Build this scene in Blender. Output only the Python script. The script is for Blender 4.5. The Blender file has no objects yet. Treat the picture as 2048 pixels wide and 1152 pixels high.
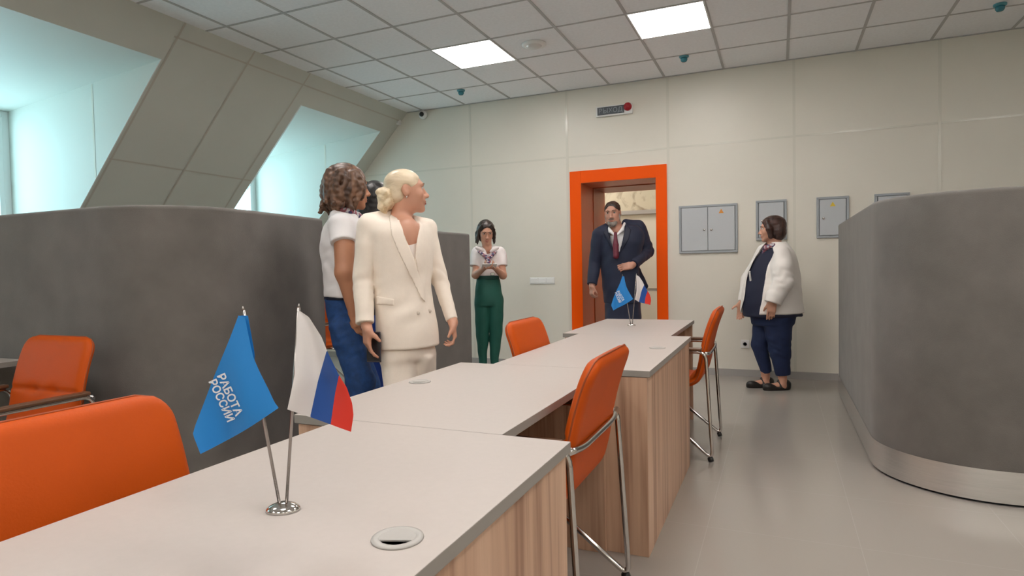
import bpy, bmesh, math, random
import numpy as np
from mathutils import Vector, Matrix
random.seed(4)
sc = bpy.context.scene
COL = sc.collection
PI = math.pi

# ------------------------------------------------------------------ camera
FPX, YAW, PITCH, ROLL, CAMZ = 1238.6, 0.40728, -0.0322, -0.01973, 1.167
def cam_axes():
    cy, sy = math.cos(YAW), math.sin(YAW)
    f = np.array([-sy, cy, 0]); ri = np.array([cy, sy, 0]); u = np.array([0, 0, 1.])
    f2 = f*math.cos(PITCH)+u*math.sin(PITCH); u2 = u*math.cos(PITCH)-f*math.sin(PITCH)
    return ri*math.cos(ROLL)+u2*math.sin(ROLL), u2*math.cos(ROLL)-ri*math.sin(ROLL), f2
CA, CB, CC = cam_axes()
cam = bpy.data.cameras.new('camera'); cam.sensor_width = 36; cam.lens = FPX/2048*36; cam.clip_start = .02
co = bpy.data.objects.new('camera', cam); COL.objects.link(co)
M = Matrix.Identity(4)
for i in range(3):
    M[i][0], M[i][1], M[i][2] = CA[i], CB[i], -CC[i]
M[2][3] = CAMZ
co.matrix_world = M
sc.camera = co

# ------------------------------------------------------------------ world, exposure
w = bpy.data.worlds.new('sky'); sc.world = w; w.use_nodes = True
bg = w.node_tree.nodes['Background']
bg.inputs['Strength'].default_value = 4.1
_n = w.node_tree.nodes; _l = w.node_tree.links            # pale blue sky; lower half made brighter, added light for the ceiling
_tc = _n.new('ShaderNodeTexCoord'); _sp = _n.new('ShaderNodeSeparateXYZ'); _r = _n.new('ShaderNodeValToRGB')
_l.new(_tc.outputs['Generated'], _sp.inputs[0]); _mr = _n.new('ShaderNodeMapRange'); _mr.inputs['From Min'].default_value = -.12; _mr.inputs['From Max'].default_value = .12
_l.new(_sp.outputs['Z'], _mr.inputs['Value']); _l.new(_mr.outputs[0], _r.inputs[0])
_r.color_ramp.elements[0].color = (.86, 1.42, 1.58, 1); _r.color_ramp.elements[1].color = (.50, .82, .91, 1)
_l.new(_r.outputs[0], bg.inputs['Color'])
sc.view_settings.view_transform = 'Standard'
sc.view_settings.look = 'None'
sc.view_settings.exposure = 0.30
sc.view_settings.gamma = 1.0
try:
    sc.cycles.use_denoising = True
    sc.cycles.max_bounces = 10; sc.cycles.diffuse_bounces = 6
    sc.cycles.sample_clamp_indirect = 6
    sc.cycles.caustics_reflective = False
except Exception:
    pass
LAMP = 15.0          # emission of the ceiling lamp diffusers

# ------------------------------------------------------------------ materials
def mat(name, col, rough=.5, metal=0., noise=0., nscale=8., spec=.5, sheen=0., bump=0., bscale=60., stretch=None, coat=0.):
    m = bpy.data.materials.new(name); m.use_nodes = True
    nt = m.node_tree; b = nt.nodes['Principled BSDF']
    b.inputs['Base Color'].default_value = (*col, 1); b.inputs['Roughness'].default_value = rough
    b.inputs['Metallic'].default_value = metal; b.inputs['Specular IOR Level'].default_value = spec
    if sheen: b.inputs['Sheen Weight'].default_value = sheen
    if coat: b.inputs['Coat Weight'].default_value = coat
    if noise or bump:
        tc = nt.nodes.new('ShaderNodeTexCoord'); mp = nt.nodes.new('ShaderNodeMapping')
        if stretch: mp.inputs['Scale'].default_value = stretch
        nt.links.new(tc.outputs['Object'], mp.inputs['Vector'])
    if noise:
        n = nt.nodes.new('ShaderNodeTexNoise'); n.inputs['Scale'].default_value = nscale; n.inputs['Detail'].default_value = 5
        r = nt.nodes.new('ShaderNodeValToRGB')
        r.color_ramp.elements[0].position = .3; r.color_ramp.elements[1].position = .7
        r.color_ramp.elements[0].color = (*[c*(1-noise) for c in col], 1)
        r.color_ramp.elements[1].color = (*[min(1, c*(1+noise)) for c in col], 1)
        nt.links.new(mp.outputs['Vector'], n.inputs['Vector']); nt.links.new(n.outputs['Fac'], r.inputs['Fac'])
        nt.links.new(r.outputs['Color'], b.inputs['Base Color'])
    if bump:
        n2 = nt.nodes.new('ShaderNodeTexNoise'); n2.inputs['Scale'].default_value = bscale
        bp = nt.nodes.new('ShaderNodeBump'); bp.inputs['Strength'].default_value = bump; bp.inputs['Distance'].default_value = .01
        nt.links.new(mp.outputs['Vector'], n2.inputs['Vector']); nt.links.new(n2.outputs['Fac'], bp.inputs['Height'])
        nt.links.new(bp.outputs['Normal'], b.inputs['Normal'])
    return m
def emis(name, col, s):
    m = bpy.data.materials.new(name); m.use_nodes = True; nt = m.node_tree
    b = nt.nodes['Principled BSDF']; b.inputs['Base Color'].default_value = (.8, .8, .8, 1)
    b.inputs['Emission Color'].default_value = (*col, 1); b.inputs['Emission Strength'].default_value = s
    return m
def s2l(r, g, b):
    f = lambda c: ((c/255+.055)/1.055)**2.4 if c > 10 else c/255/12.92
    return (f(r), f(g), f(b))

M_wall = mat('wall_panel', (.77, .74, .66), .38, noise=.02, nscale=2)
M_strip = mat('wall_joint_strip', (.74, .72, .64), .2)
M_slope = mat('shaded_slope_panel', (.58, .60, .55), .42, noise=.02, nscale=2)  # wall panel colour darkened, shade on the slope is in the colour
M_ceil = mat('ceiling_tile', (.90, .90, .92), .9, noise=.03, nscale=40)
M_tbar = mat('ceiling_grid_bar', (.47, .46, .46), .5)
M_white = mat('white_plastic', (.80, .80, .79), .35)
M_orange = mat('orange_leather', (.54, .078, .002), .5, spec=.22, noise=.04, nscale=5, bump=.06, bscale=180)
M_seam = mat('dark_orange_piping', (.33, .06, .008), .5)
M_chrome = mat('chrome_tube', (.62, .60, .58), .12, 1.0)
M_black = mat('black_rubber', (.012, .012, .012), .5)
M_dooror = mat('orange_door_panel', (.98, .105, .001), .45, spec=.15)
M_top = mat('worktop_laminate', (.49, .445, .415), .45, noise=.015, nscale=60)
M_edge = mat('worktop_edge_band', (.30, .28, .255), .5)
M_fabric = mat('grey_upholstery', (.138, .128, .117), .95, noise=.14, nscale=5, sheen=.25, bump=.12, bscale=240)
M_steel = mat('brushed_skirting', (.80, .80, .80), .27, 1.0, noise=.05, nscale=6, stretch=(1, 1, 30))
M_cab = mat('cabinet_enamel', (.52, .55, .58), .4)
M_cabf = mat('cabinet_frame', (.36, .39, .42), .4)
M_grom = mat('grommet_plastic', (.43, .42, .40), .35)
M_yellow = mat('warning_yellow', (.75, .55, .05), .5)
M_warn = mat('warning_orange', (.75, .30, .05), .5)
M_teal = mat('teal_lens', (.04, .22, .28), .25)
M_dgrey = mat('sign_grey', (.07, .085, .10), .4)
M_red = mat('red_beacon', (.35, .01, .02), .3)
M_lgrey = mat('pale_letter', (.24, .27, .30), .5)
M_skirt = mat('baseboard_tile', (.40, .385, .37), .2)

def wood_mat():
    m = bpy.data.materials.new('ash_laminate'); m.use_nodes = True; nt = m.node_tree; b = nt.nodes['Principled BSDF']
    tc = nt.nodes.new('ShaderNodeTexCoord'); mp = nt.nodes.new('ShaderNodeMapping')
    mp.inputs['Scale'].default_value = (1, 1, .035)
    n = nt.nodes.new('ShaderNodeTexNoise'); n.inputs['Scale'].default_value = 38; n.inputs['Detail'].default_value = 6; n.inputs['Distortion'].default_value = .3
    n3 = nt.nodes.new('ShaderNodeTexNoise'); n3.inputs['Scale'].default_value = 9; n3.inputs['Detail'].default_value = 2
    ad = nt.nodes.new('ShaderNodeMath'); ad.operation = 'MULTIPLY_ADD'; ad.inputs[1].default_value = .55
    ml = nt.nodes.new('ShaderNodeMath'); ml.operation = 'MULTIPLY'; ml.inputs[1].default_value = .45
    r = nt.nodes.new('ShaderNodeValToRGB'); e = r.color_ramp.elements
    e[0].position = .36; e[0].color = (*s2l(158, 121, 98), 1); e[1].position = .66; e[1].color = (*s2l(214, 180, 153), 1)
    k = e.new(.5); k.color = (*s2l(196, 160, 134), 1)
    nt.links.new(tc.outputs['Object'], mp.inputs['Vector'])
    nt.links.new(mp.outputs['Vector'], n.inputs['Vector']); nt.links.new(mp.outputs['Vector'], n3.inputs['Vector'])
    nt.links.new(n.outputs['Fac'], ad.inputs[0]); nt.links.new(n3.outputs['Fac'], ml.inputs[0]); nt.links.new(ml.outputs[0], ad.inputs[2])
    nt.links.new(ad.outputs[0], r.inputs['Fac']); nt.links.new(r.outputs['Color'], b.inputs['Base Color'])
    b.inputs['Roughness'].default_value = .45
    return m
M_wood = wood_mat()

def floor_mat():
    m = bpy.data.materials.new('floor_tile'); m.use_nodes = True; nt = m.node_tree; b = nt.nodes['Principled BSDF']
    tc = nt.nodes.new('ShaderNodeTexCoord'); sp = nt.nodes.new('ShaderNodeSeparateXYZ')
    nt.links.new(tc.outputs['Object'], sp.inputs[0])
    def line(out, off):
        a = nt.nodes.new('ShaderNodeMath'); a.operation = 'ADD'; a.inputs[1].default_value = off
        md = nt.nodes.new('ShaderNodeMath'); md.operation = 'FLOORED_MODULO'; md.inputs[1].default_value = .6
        lt = nt.nodes.new('ShaderNodeMath'); lt.operation = 'LESS_THAN'; lt.inputs[1].default_value = .0035
        nt.links.new(out, a.inputs[0]); nt.links.new(a.outputs[0], md.inputs[0]); nt.links.new(md.outputs[0], lt.inputs[0]); return lt.outputs[0]
    mx = nt.nodes.new('ShaderNodeMath'); mx.operation = 'MAXIMUM'
    nt.links.new(line(sp.outputs['X'], .3), mx.inputs[0]); nt.links.new(line(sp.outputs['Y'], .17), mx.inputs[1])
    n = nt.nodes.new('ShaderNodeTexNoise'); n.inputs['Scale'].default_value = 1.3
    r = nt.nodes.new('ShaderNodeValToRGB'); r.color_ramp.elements[0].color = (.365, .335, .305, 1); r.color_ramp.elements[1].color = (.365, .335, .305, 1)
    nt.links.new(tc.outputs['Object'], n.inputs['Vector']); nt.links.new(n.outputs['Fac'], r.inputs['Fac'])
    mc = nt.nodes.new('ShaderNodeMix'); mc.data_type = 'RGBA'
    nt.links.new(mx.outputs[0], mc.inputs['Factor']); nt.links.new(r.outputs['Color'], mc.inputs['A']); mc.inputs['B'].default_value = (.40, .37, .34, 1)
    nt.links.new(mc.outputs['Result'], b.inputs['Base Color'])
    b.inputs['Roughness'].default_value = .17
    return m
M_floor = floor_mat()

def glass_mat():
    m = bpy.data.materials.new('window_glass'); m.use_nodes = True; nt = m.node_tree
    for x in list(nt.nodes): nt.nodes.remove(x)
    o = nt.nodes.new('ShaderNodeOutputMaterial'); t = nt.nodes.new('ShaderNodeBsdfTransparent'); g = nt.nodes.new('ShaderNodeBsdfGlossy')
    g.inputs['Roughness'].default_value = .02; mx = nt.nodes.new('ShaderNodeMixShader'); mx.inputs[0].default_value = .06
    nt.links.new(t.outputs[0], mx.inputs[1]); nt.links.new(g.outputs[0], mx.inputs[2]); nt.links.new(mx.outputs[0], o.inputs[0])
    return m
M_glass = glass_mat()

# ------------------------------------------------------------------ mesh helpers
class MB:
    def __init__(s): s.v = []; s.f = []; s.mi = []; s.cur = 0; s.sm = []; s.smooth = False
    def face(s, idx): s.f.append(tuple(idx)); s.mi.append(s.cur); s.sm.append(s.smooth)
    def box(s, x0, x1, y0, y1, z0, z1):
        b = len(s.v)
        s.v += [(x0,y0,z0),(x1,y0,z0),(x1,y1,z0),(x0,y1,z0),(x0,y0,z1),(x1,y0,z1),(x1,y1,z1),(x0,y1,z1)]
        for q in ((3,2,1,0),(4,5,6,7),(0,1,5,4),(1,2,6,5),(2,3,7,6),(3,0,4,7)): s.face([b+i for i in q])
        return s
    def quad(s, *p):
        b = len(s.v); s.v += [tuple(q) for q in p]; s.face(range(b, b+len(p))); return s
    def tube(s, pts, r, n=10, cap=True):
        sm0, s.smooth = s.smooth, True
        pts = [Vector(p) for p in pts]; rings = []; up = None
        rr = r if isinstance(r, (list, tuple)) else [r]*len(pts)
        for i, p in enumerate(pts):
            d = ((pts[min(i+1, len(pts)-1)]-p).normalized() + (p-pts[max(i-1, 0)]).normalized()).normalized()
            if up is None:
                up = Vector((0,0,1)) if abs(d.z) < .9 else Vector((1,0,0))
            a = (up - d*up.dot(d)).normalized(); up = a; c = d.cross(a)
            b = len(s.v)
            for k in range(n):
                t = 2*PI*k/n; s.v.append(tuple(p+(a*math.cos(t)+c*math.sin(t))*rr[i]))
            rings.append(b)
        for i in range(len(rings)-1):
            for k in range(n):
                k2 = (k+1) % n; s.face((rings[i]+k, rings[i]+k2, rings[i+1]+k2, rings[i+1]+k))
        if cap:
            s.face([rings[0]+k for k in range(n)][::-1]); s.face([rings[-1]+k for k in range(n)])
        s.smooth = sm0
        return s
    def lathe(s, prof, c=(0,0,0), n=32, sx=1, sy=1):
        sm0, s.smooth = s.smooth, True
        b = len(s.v)
        for r, z in prof:
            for k in range(n):
                t = 2*PI*k/n; s.v.append((c[0]+r*sx*math.cos(t), c[1]+r*sy*math.sin(t), c[2]+z))
        for i in range(len(prof)-1):
            for k in range(n):
                k2 = (k+1) % n; s.face((b+i*n+k, b+i*n+k2, b+(i+1)*n+k2, b+(i+1)*n+k))
        if prof[0][0] > 1e-6: s.face([b+k for k in range(n)][::-1])
        if prof[-1][0] > 1e-6: s.face([b+(len(prof)-1)*n+k for k in range(n)])
        s.smooth = sm0
        return s
    def build(s, name, mats, parent=None, bevel=0.):
        me = bpy.data.meshes.new(name); me.from_pydata(s.v, [], s.f)
        for m in (mats if isinstance(mats, (list, tuple)) else [mats]): me.materials.append(m)
        me.polygons.foreach_set('material_index', s.mi); me.polygons.foreach_set('use_smooth', s.sm); me.update()
        o = bpy.data.objects.new(name, me); COL.objects.link(o)
        if parent is not None: o.parent = parent
        if bevel:
            md = o.modifiers.new('soft_edge', 'BEVEL'); md.width = bevel; md.segments = 2; md.limit_method = 'ANGLE'
        return o
def roundpath(pts, r, n=6):
    pts = [Vector(p) for p in pts]; out = [pts[0]]
    for i in range(1, len(pts)-1):
        a, b, c = pts[i-1], pts[i], pts[i+1]
        d1 = (a-b); d2 = (c-b); k = min(r, d1.length*.45, d2.length*.45)
        p, q = b+d1.normalized()*k, b+d2.normalized()*k
        for j in range(n+1):
            t = j/n; out.append(p*(1-t)**2+b*2*t*(1-t)+q*t*t)
    out.append(pts[-1]); return out
def tag(o, label, cat, group=None):
    o['label'] = label; o['category'] = cat
    if group: o['group'] = group
    return o
def thing(name, label, cat, loc=(0,0,0), rz=0., group=None):
    o = bpy.data.objects.new(name, None); COL.objects.link(o); o.location = loc; o.rotation_euler = (0, 0, rz)
    o.empty_display_size = .1
    return tag(o, label, cat, group)
def struct(o): o['kind'] = 'structure'; return o
def copy_tree(o, parent=None):
    c = o.copy(); COL.objects.link(c)
    if parent is not None:
        c.parent = parent
    for ch in list(o.children): copy_tree(ch, c)
    return c
def text_polys(body, size, bold=0.):
    cu = bpy.data.curves.new('lettering', 'FONT'); cu.body = body; cu.size = size; cu.offset = bold; cu.align_x = 'CENTER'; cu.align_y = 'CENTER'
    o = bpy.data.objects.new('lettering', cu); COL.objects.link(o)
    dg = bpy.context.evaluated_depsgraph_get(); me = bpy.data.meshes.new_from_object(o.evaluated_get(dg))
    v = [tuple(p.co) for p in me.vertices]; f = [tuple(p.vertices) for p in me.polygons]
    bpy.data.objects.remove(o); bpy.data.curves.remove(cu); bpy.data.meshes.remove(me)
    return v, f

# ------------------------------------------------------------------ the room
YW, H = 6.809, 3.176
XC = -4.34                      # where the ceiling meets the mansard slope
SL = 1.0405                     # slope dz/dx
XK = -6.15; ZK = H+SL*(XK-XC)   # knee wall
XR, YF = 4.6, -3.6
zs = lambda x: H+SL*(x-XC)
xs = lambda z: XC+(z-H)/SL
X0 = -3.5121
struct(MB().quad((XK-.1, YF-.1, 0), (XR+.1, YF-.1, 0), (XR+.1, 11, 0), (XK-.1, 11, 0)).build('floor', M_floor))

mb = MB(); mb.quad((XC, YF, H), (XC, YW, H), (XR, YW, H), (XR, YF, H)); mb.cur = 1
k = -1
while X0+.6*k < XR:
    x = X0+.6*k; mb.box(x-.012, x+.012, YF, YW-.0, H-.004, H+.01); k += 1
y = YW-.6293
while y > YF:
    mb.box(XC, XR, y-.010, y+.010, H-.0035, H+.01); y -= .6
mb.box(XC, XR, YW-.02, YW, H-.006, H)
struct(mb.build('ceiling', [M_ceil, M_tbar]))

# back wall with the door hole
DX0, DX1, DZ1 = -2.056, -1.214, 2.115
mb = MB()
mb.box(-6.2, DX0, YW, YW+.12, 0, H+.1); mb.box(DX1, XR, YW, YW+.12, 0, H+.1); mb.box(DX0, DX1, YW, YW+.12, DZ1, H+.1)
mb.cur = 1
for x in (-4.66, -3.453, -2.219, -1.086, .146, 1.361, 2.575, 3.79):
    if x > -4.6: mb.box(x-.013, x+.013, YW-.003, YW, (2.24 if -2.2 < x < -1.08 else 0), H)
for xa, xb in ((-5.2, -3.46), (-3.44, -2.23), (-2.2, -1.1), (-1.07, .133), (.16, 1.35), (1.375, 4)):
    mb.box(xa, xb, YW-.003, YW, 2.42-.009, 2.42+.009)
struct(mb.build('wall_back', [M_wall, M_strip]))
struct(MB().box(XR, XR+.1, YF, YW, 0, H+.1).build('wall_right', M_wall))
struct(MB().box(XK-.8, XR+.1, YF-.1, YF, 0, H+.1).build('wall_front', M_wall))

# mansard slope on the left, with dormer recesses
D1 = (2.15, 3.555); D2 = (5.15, 6.56); D3 = (-.85, .56)
ZT = 2.915; XTOP = xs(ZT); ZB = 1.05; XWIN = -6.72
doors = [D3, D1, D2]
mb = MB()
def slope(y0, y1, za, zb): mb.quad((xs(za), y0, za), (xs(za), y1, za), (xs(zb), y1, zb), (xs(zb), y0, zb))
slope(YF, YW, ZT, H)
ys = [YF]
for d in doors: ys += [d[0], d[1]]
ys.append(YW)
for i in range(0, len(ys), 2): slope(ys[i], ys[i+1], ZK, ZT)
for i in range(0, len(ys), 2): mb.quad((XK, ys[i], 0), (XK, ys[i+1], 0), (XK, ys[i+1], ZK), (XK, ys[i], ZK))
for d in doors: mb.quad((XK, d[0], 0), (XK, d[1], 0), (XK, d[1], ZB), (XK, d[0], ZB))
mb.cur = 1
nx, nz = -SL/math.hypot(1, SL)*-1, 0
def sstrip(p, q, wd):     # strip lying on the slope between two (y, z) points
    n = Vector((SL, 0, -1)).normalized()*.003
    a = Vector((xs(p[1]), p[0], p[1])); b = Vector((xs(q[1]), q[0], q[1])); d = (b-a).normalized(); s = d.cross(n).normalized()*wd
    mb.quad(a-s+n, b-s+n, b+s+n, a+s+n)
for y, top in ((3.585, H), (4.30, H), (5.02, H), (.62, H), (1.9, H)): sstrip((y, ZK), (y, top), .009)
sstrip((3.555, 3.075), (YW, 3.075), .008); sstrip((3.57, 2.18), (5.14, 2.18), .008); sstrip((6.57, 2.18), (YW, 2.18), .008); sstrip((.57, 2.18), (2.14, 2.18), .008)
struct(mb.build('wall_left', [M_slope, mat('slope_joint_strip', (.50, .48, .42), .4)]))
ZWT = 2.735
for i, d in enumerate(doors):
    mb = MB()
    ya, yb = d
    zl = ZB
    # cheeks, recess ceiling, sill, window wall
    for y, sgn in ((ya, 1), (yb, -1)):
        e = .06*(-sgn)
        xe = max(xs(ZB), XK)
        poly = [(XTOP, y, ZT), (XWIN, y, ZWT), (XWIN, y, ZB), (XK, y, ZB), (XK, y, ZK)]
        mb.quad(*poly)
    mb.quad((XTOP, ya, ZT), (XTOP, yb, ZT), (XWIN, yb, ZWT), (XWIN, ya, ZWT))
    mb.quad((XK, ya, ZB), (XK, yb, ZB), (XWIN, yb, ZB), (XWIN, ya, ZB))
    mb.cur = 1
    mb.quad((-5.455, yb-.002, zs(-5.455)), (-5.475, yb-.002, zs(-5.475)), (-5.475, yb-.002, 2.83), (-5.455, yb-.002, 2.83))
    mb.cur = 2     # bright corner bead round the recess mouth
    n = Vector((SL, 0, -1)).normalized()*.004
    for y, s in ((ya, 1), (yb, -1)):
        a, b = Vector((XTOP, y, ZT))+n, Vector((XK, y, ZK))+n
        mb.quad(a, b, b+Vector((0, s*.008, 0)), a+Vector((0, s*.008, 0)))
    struct(mb.build('trim_%d' % (i+1), [M_white if False else mat('recess_lining', (.68, .70, .66), .5), M_strip, M_white]))
    # the window itself
    fr = MB(); x0, x1 = XWIN-.03, XWIN+.03; wy0, wy1, wz0, wz1 = ya, yb, ZB, ZWT
    t = .06
    for a in ((wy0, wy0+t, wz0, wz1), (wy1-t, wy1, wz0, wz1), (wy0+t, wy1-t, wz0, wz0+t), (wy0+t, wy1-t, wz1-t, wz1), ((wy0+wy1)/2-.05, (wy0+wy1)/2+.05, wz0+t, wz1-t)):
        fr.box(x0, x1, a[0], a[1], a[2], a[3])
    for s0, s1 in ((wy0+t, (wy0+wy1)/2-.05), ((wy0+wy1)/2+.05, wy1-t)):
        for a in ((s0, s0+.045, wz0+t, wz1-t), (s1-.045, s1, wz0+t, wz1-t), (s0+.045, s1-.045, wz0+t, wz0+t+.045), (s0+.045, s1-.045, wz1-t-.045, wz1-t)):
            fr.box(x0+.008, x1+.012, a[0], a[1], a[2], a[3])
    wo = struct(fr.build('window_%d' % (i+1), mat('window_plastic', (.72, .74, .74), .3), bevel=.004))
    g = MB().quad((XWIN, wy0+.05, wz0+.05), (XWIN, wy1-.05, wz0+.05), (XWIN, wy1-.05, wz1-.05), (XWIN, wy0+.05, wz1-.05)).build('pane', M_glass, wo)
# knee-wall closing strips beside the recesses, behind the slope the daylight must not leak
struct(MB().box(XK-.12, XK-.1, YF-.1, YW+.1, 0, ZB-.05).build('wall_knee', M_wall))

# door surround: flat orange architrave and the deep orange reveal
mb = MB()
FX0, FX1, FZ = -2.187, -1.100, 2.250
mb.box(FX0, DX0, YW-.02, YW, 0, FZ); mb.box(DX1, FX1, YW-.02, YW, 0, FZ); mb.box(DX0, DX1, YW-.02, YW, DZ1, FZ)
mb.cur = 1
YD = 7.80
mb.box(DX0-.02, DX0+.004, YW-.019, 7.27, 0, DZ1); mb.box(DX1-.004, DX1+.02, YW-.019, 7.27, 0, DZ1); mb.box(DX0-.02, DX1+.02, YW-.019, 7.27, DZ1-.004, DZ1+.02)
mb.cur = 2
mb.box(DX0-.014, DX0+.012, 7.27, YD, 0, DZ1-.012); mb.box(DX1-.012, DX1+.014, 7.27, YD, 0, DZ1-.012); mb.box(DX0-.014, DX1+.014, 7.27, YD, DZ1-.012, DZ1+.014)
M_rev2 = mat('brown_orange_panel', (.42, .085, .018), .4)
struct(mb.build('door_1', [M_dooror, mat('shaded_orange_reveal', (.62, .10, .01), .4), M_rev2], bevel=.002))  # orange of the front reveal darkened to carry the shade in the opening
# corridor beyond
def marble():
    m = mat('corridor_marble', (.50, .44, .32), .35); nt = m.node_tree; b = nt.nodes['Principled BSDF']
    tc = nt.nodes.new('ShaderNodeTexCoord'); n = nt.nodes.new('ShaderNodeTexNoise'); n.inputs['Scale'].default_value = 3; n.inputs['Detail'].default_value = 8; n.inputs['Distortion'].default_value = 2
    r = nt.nodes.new('ShaderNodeValToRGB'); r.color_ramp.elements[0].color = (.28, .22, .15, 1); r.color_ramp.elements[0].position = .33; r.color_ramp.elements[1].color = (.55, .50, .38, 1); r.color_ramp.elements[1].position = .5
    nt.links.new(tc.outputs['Object'], n.inputs['Vector']); nt.links.new(n.outputs['Fac'], r.inputs['Fac']); nt.links.new(r.outputs['Color'], b.inputs['Base Color']); return m
YC = 8.9
struct(MB().box(-4.5, 1.0, YC, YC+.1, 1.93, 3.0).build('wall_corridor', marble()))
mb = MB().box(-4.5, 1.0, YC-.02, YC+.1, .84, 1.93); mb.box(-4.5, 1, YC-.02, YC+.1, 0, .80)
mb.cur = 1; mb.box(-4.5, 1.0, YC-.06, YC+.1, 1.90, 1.955); mb.box(-4.5, 1, YC-.012, YC, .80, .84)
struct(mb.build('trim_corridor', [mat('corridor_panel', (.74, .70, .60), .5), mat('corridor_ledge', (.40, .38, .36), .4)]))
struct(MB().box(-4.5, -4.4, YW+.12, YC, 0, 3).box(1, 1.1, YW+.12, YC, 0, 3).build('wall_corridor_ends', M_wall))
struct(MB().box(-4.5, 1.1, YW+.12, YC+.1, 2.9, 3.0).build('ceiling_corridor', M_ceil))
struct(MB().box(-4.4, DX0-.02, YD-.08, YD-.02, 0, 2.9).box(DX1+.02, 1, YD-.08, YD-.02, 0, 2.9).box(DX0-.02, DX1+.02, YD-.08, YD-.02, DZ1+.02, 2.9).build('wall_corridor_inner', M_wall))
# baseboard of floor tile along the back wall
struct(MB().box(-6, FX0, YW-.010, YW, 0, .07).box(FX1, XR, YW-.010, YW, 0, .07).build('baseboard_back', M_skirt))

# ------------------------------------------------------------------ ceiling lamps and ceiling devices
M_lamp = emis('lamp_diffuser', (1.0, .935, .885), LAMP)
def lamp(x, y, label, z=H):
    t = thing('ceiling_light', label, 'ceiling light', (x, y, z), 0, 'square ceiling lamps')
    f = MB()
    for a in ((-.3, .3, -.3, -.288), (-.3, .3, .288, .3), (-.3, -.288, -.288, .288), (.288, .3, -.288, .288)): f.box(a[0], a[1], a[2], a[3], -.006, -.001)
    f.build('frame', M_white, t)
    MB().box(-.288, .288, -.288, .288, -.005, -.001).build('diffuser', M_lamp, t)
    return t
LY = YW-.6293-.9
lamp(X0+.6*1.5, LY, 'glowing square ceiling lamp left of the round ceiling speaker')
lamp(X0+.6*4.5, LY, 'glowing square ceiling lamp right of the round ceiling speaker')
for kx in (1.5, 4.5, 7.5, 10.5):  # unseen lamps added on the same grid to raise the room's brightness
    for r, yy in enumerate((LY-2.4, LY-4.8, LY-7.2)):
        lamp(X0+.6*kx, yy, 'unseen square ceiling lamp added to brighten the room')
for xx in (-2.6, -.6): lamp(xx, 8.35, 'square lamp on the corridor ceiling, out of view', 2.899)

def detector(x, y, label):
    t = thing('motion_detector', label, 'detector', (x, y, H), 0, 'teal ceiling detectors')
    MB().lathe([(.045, 0), (.045, -.012), (.038, -.02), (.0, -.02)]).build('housing', mat('detector_housing', (.10, .32, .38), .4), t)
    MB().lathe([(.030, -.018), (.032, -.04), (.022, -.055), (.0, -.058)]).build('lens', M_teal, t)
detector(-3.267, 6.238, 'small teal ceiling detector nearest the two corner cameras')
detector(-.829, 6.215, 'small teal ceiling detector near the right lit ceiling lamp')
detector(1.616, 6.1, 'small teal ceiling detector near the top right picture corner')
t = thing('ceiling_speaker', 'round white disc on the ceiling between the two lit lamps', 'speaker', (-2.011, 5.27, H))
MB().lathe([(.11, 0), (.11, -.012), (.085, -.02)]).build('rim', M_white, t)
MB().lathe([(.085, -.012), (.05, -.032), (0, -.036)]).build('dome', mat('speaker_white', (.7, .69, .67), .5), t)
t = thing('security_camera', 'white dome camera with black lens on the back wall', 'security camera', (-4.10, YW, 3.115))
mb = MB(); mb.lathe([(.055, 0), (.055, .03), (.045, .05), (0, .055)]); o = mb.build('housing', M_white, t); o.rotation_euler = (PI/2, 0, 0)
mb = MB(); mb.lathe([(.03, .045), (.03, .062), (.018, .072), (0, .075)]); o = mb.build('lens', M_black, t); o.rotation_euler = (PI/2, 0, 0)
t = thing('alarm_sensor', 'small white motion sensor in the corner under the ceiling', 'sensor', (-4.46, YW-.02, 3.09))
MB().box(-.03, .03, -.045, .02, -.06, .06).build('body', M_white, t, .012)
MB().box(-.02, .02, -.05, -.044, -.045, .01).build('lens', mat('sensor_lens', (.6, .6, .6), .3), t, .003)

# exit sign with beacon
t = thing('exit_sign', 'white framed grey exit sign with red beacon above the door', 'exit sign', (-1.66, YW, 2.882))
MB().box(-.205, .205, -.035, 0, -.055, .058).build('case', M_white, t, .008)
MB().box(-.185, .115, -.038, -.034, -.04, .045).build('display', M_dgrey, t)
v, f = text_polys('ВЫХОД', .072, .001)
m = MB(); b0 = 0; m.v = [(p[0]-.035, -.0395, p[1]) for p in v]
for q in f: m.face(q)
m.build('lettering', M_lgrey, t)
m = MB(); m.lathe([(.045, 0), (.045, .01), (.035, .03), (0, .035)]); o = m.build('beacon', M_red, t); o.location = (.155, -.034, .02); o.rotation_euler = (PI/2, 0, 0)

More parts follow.
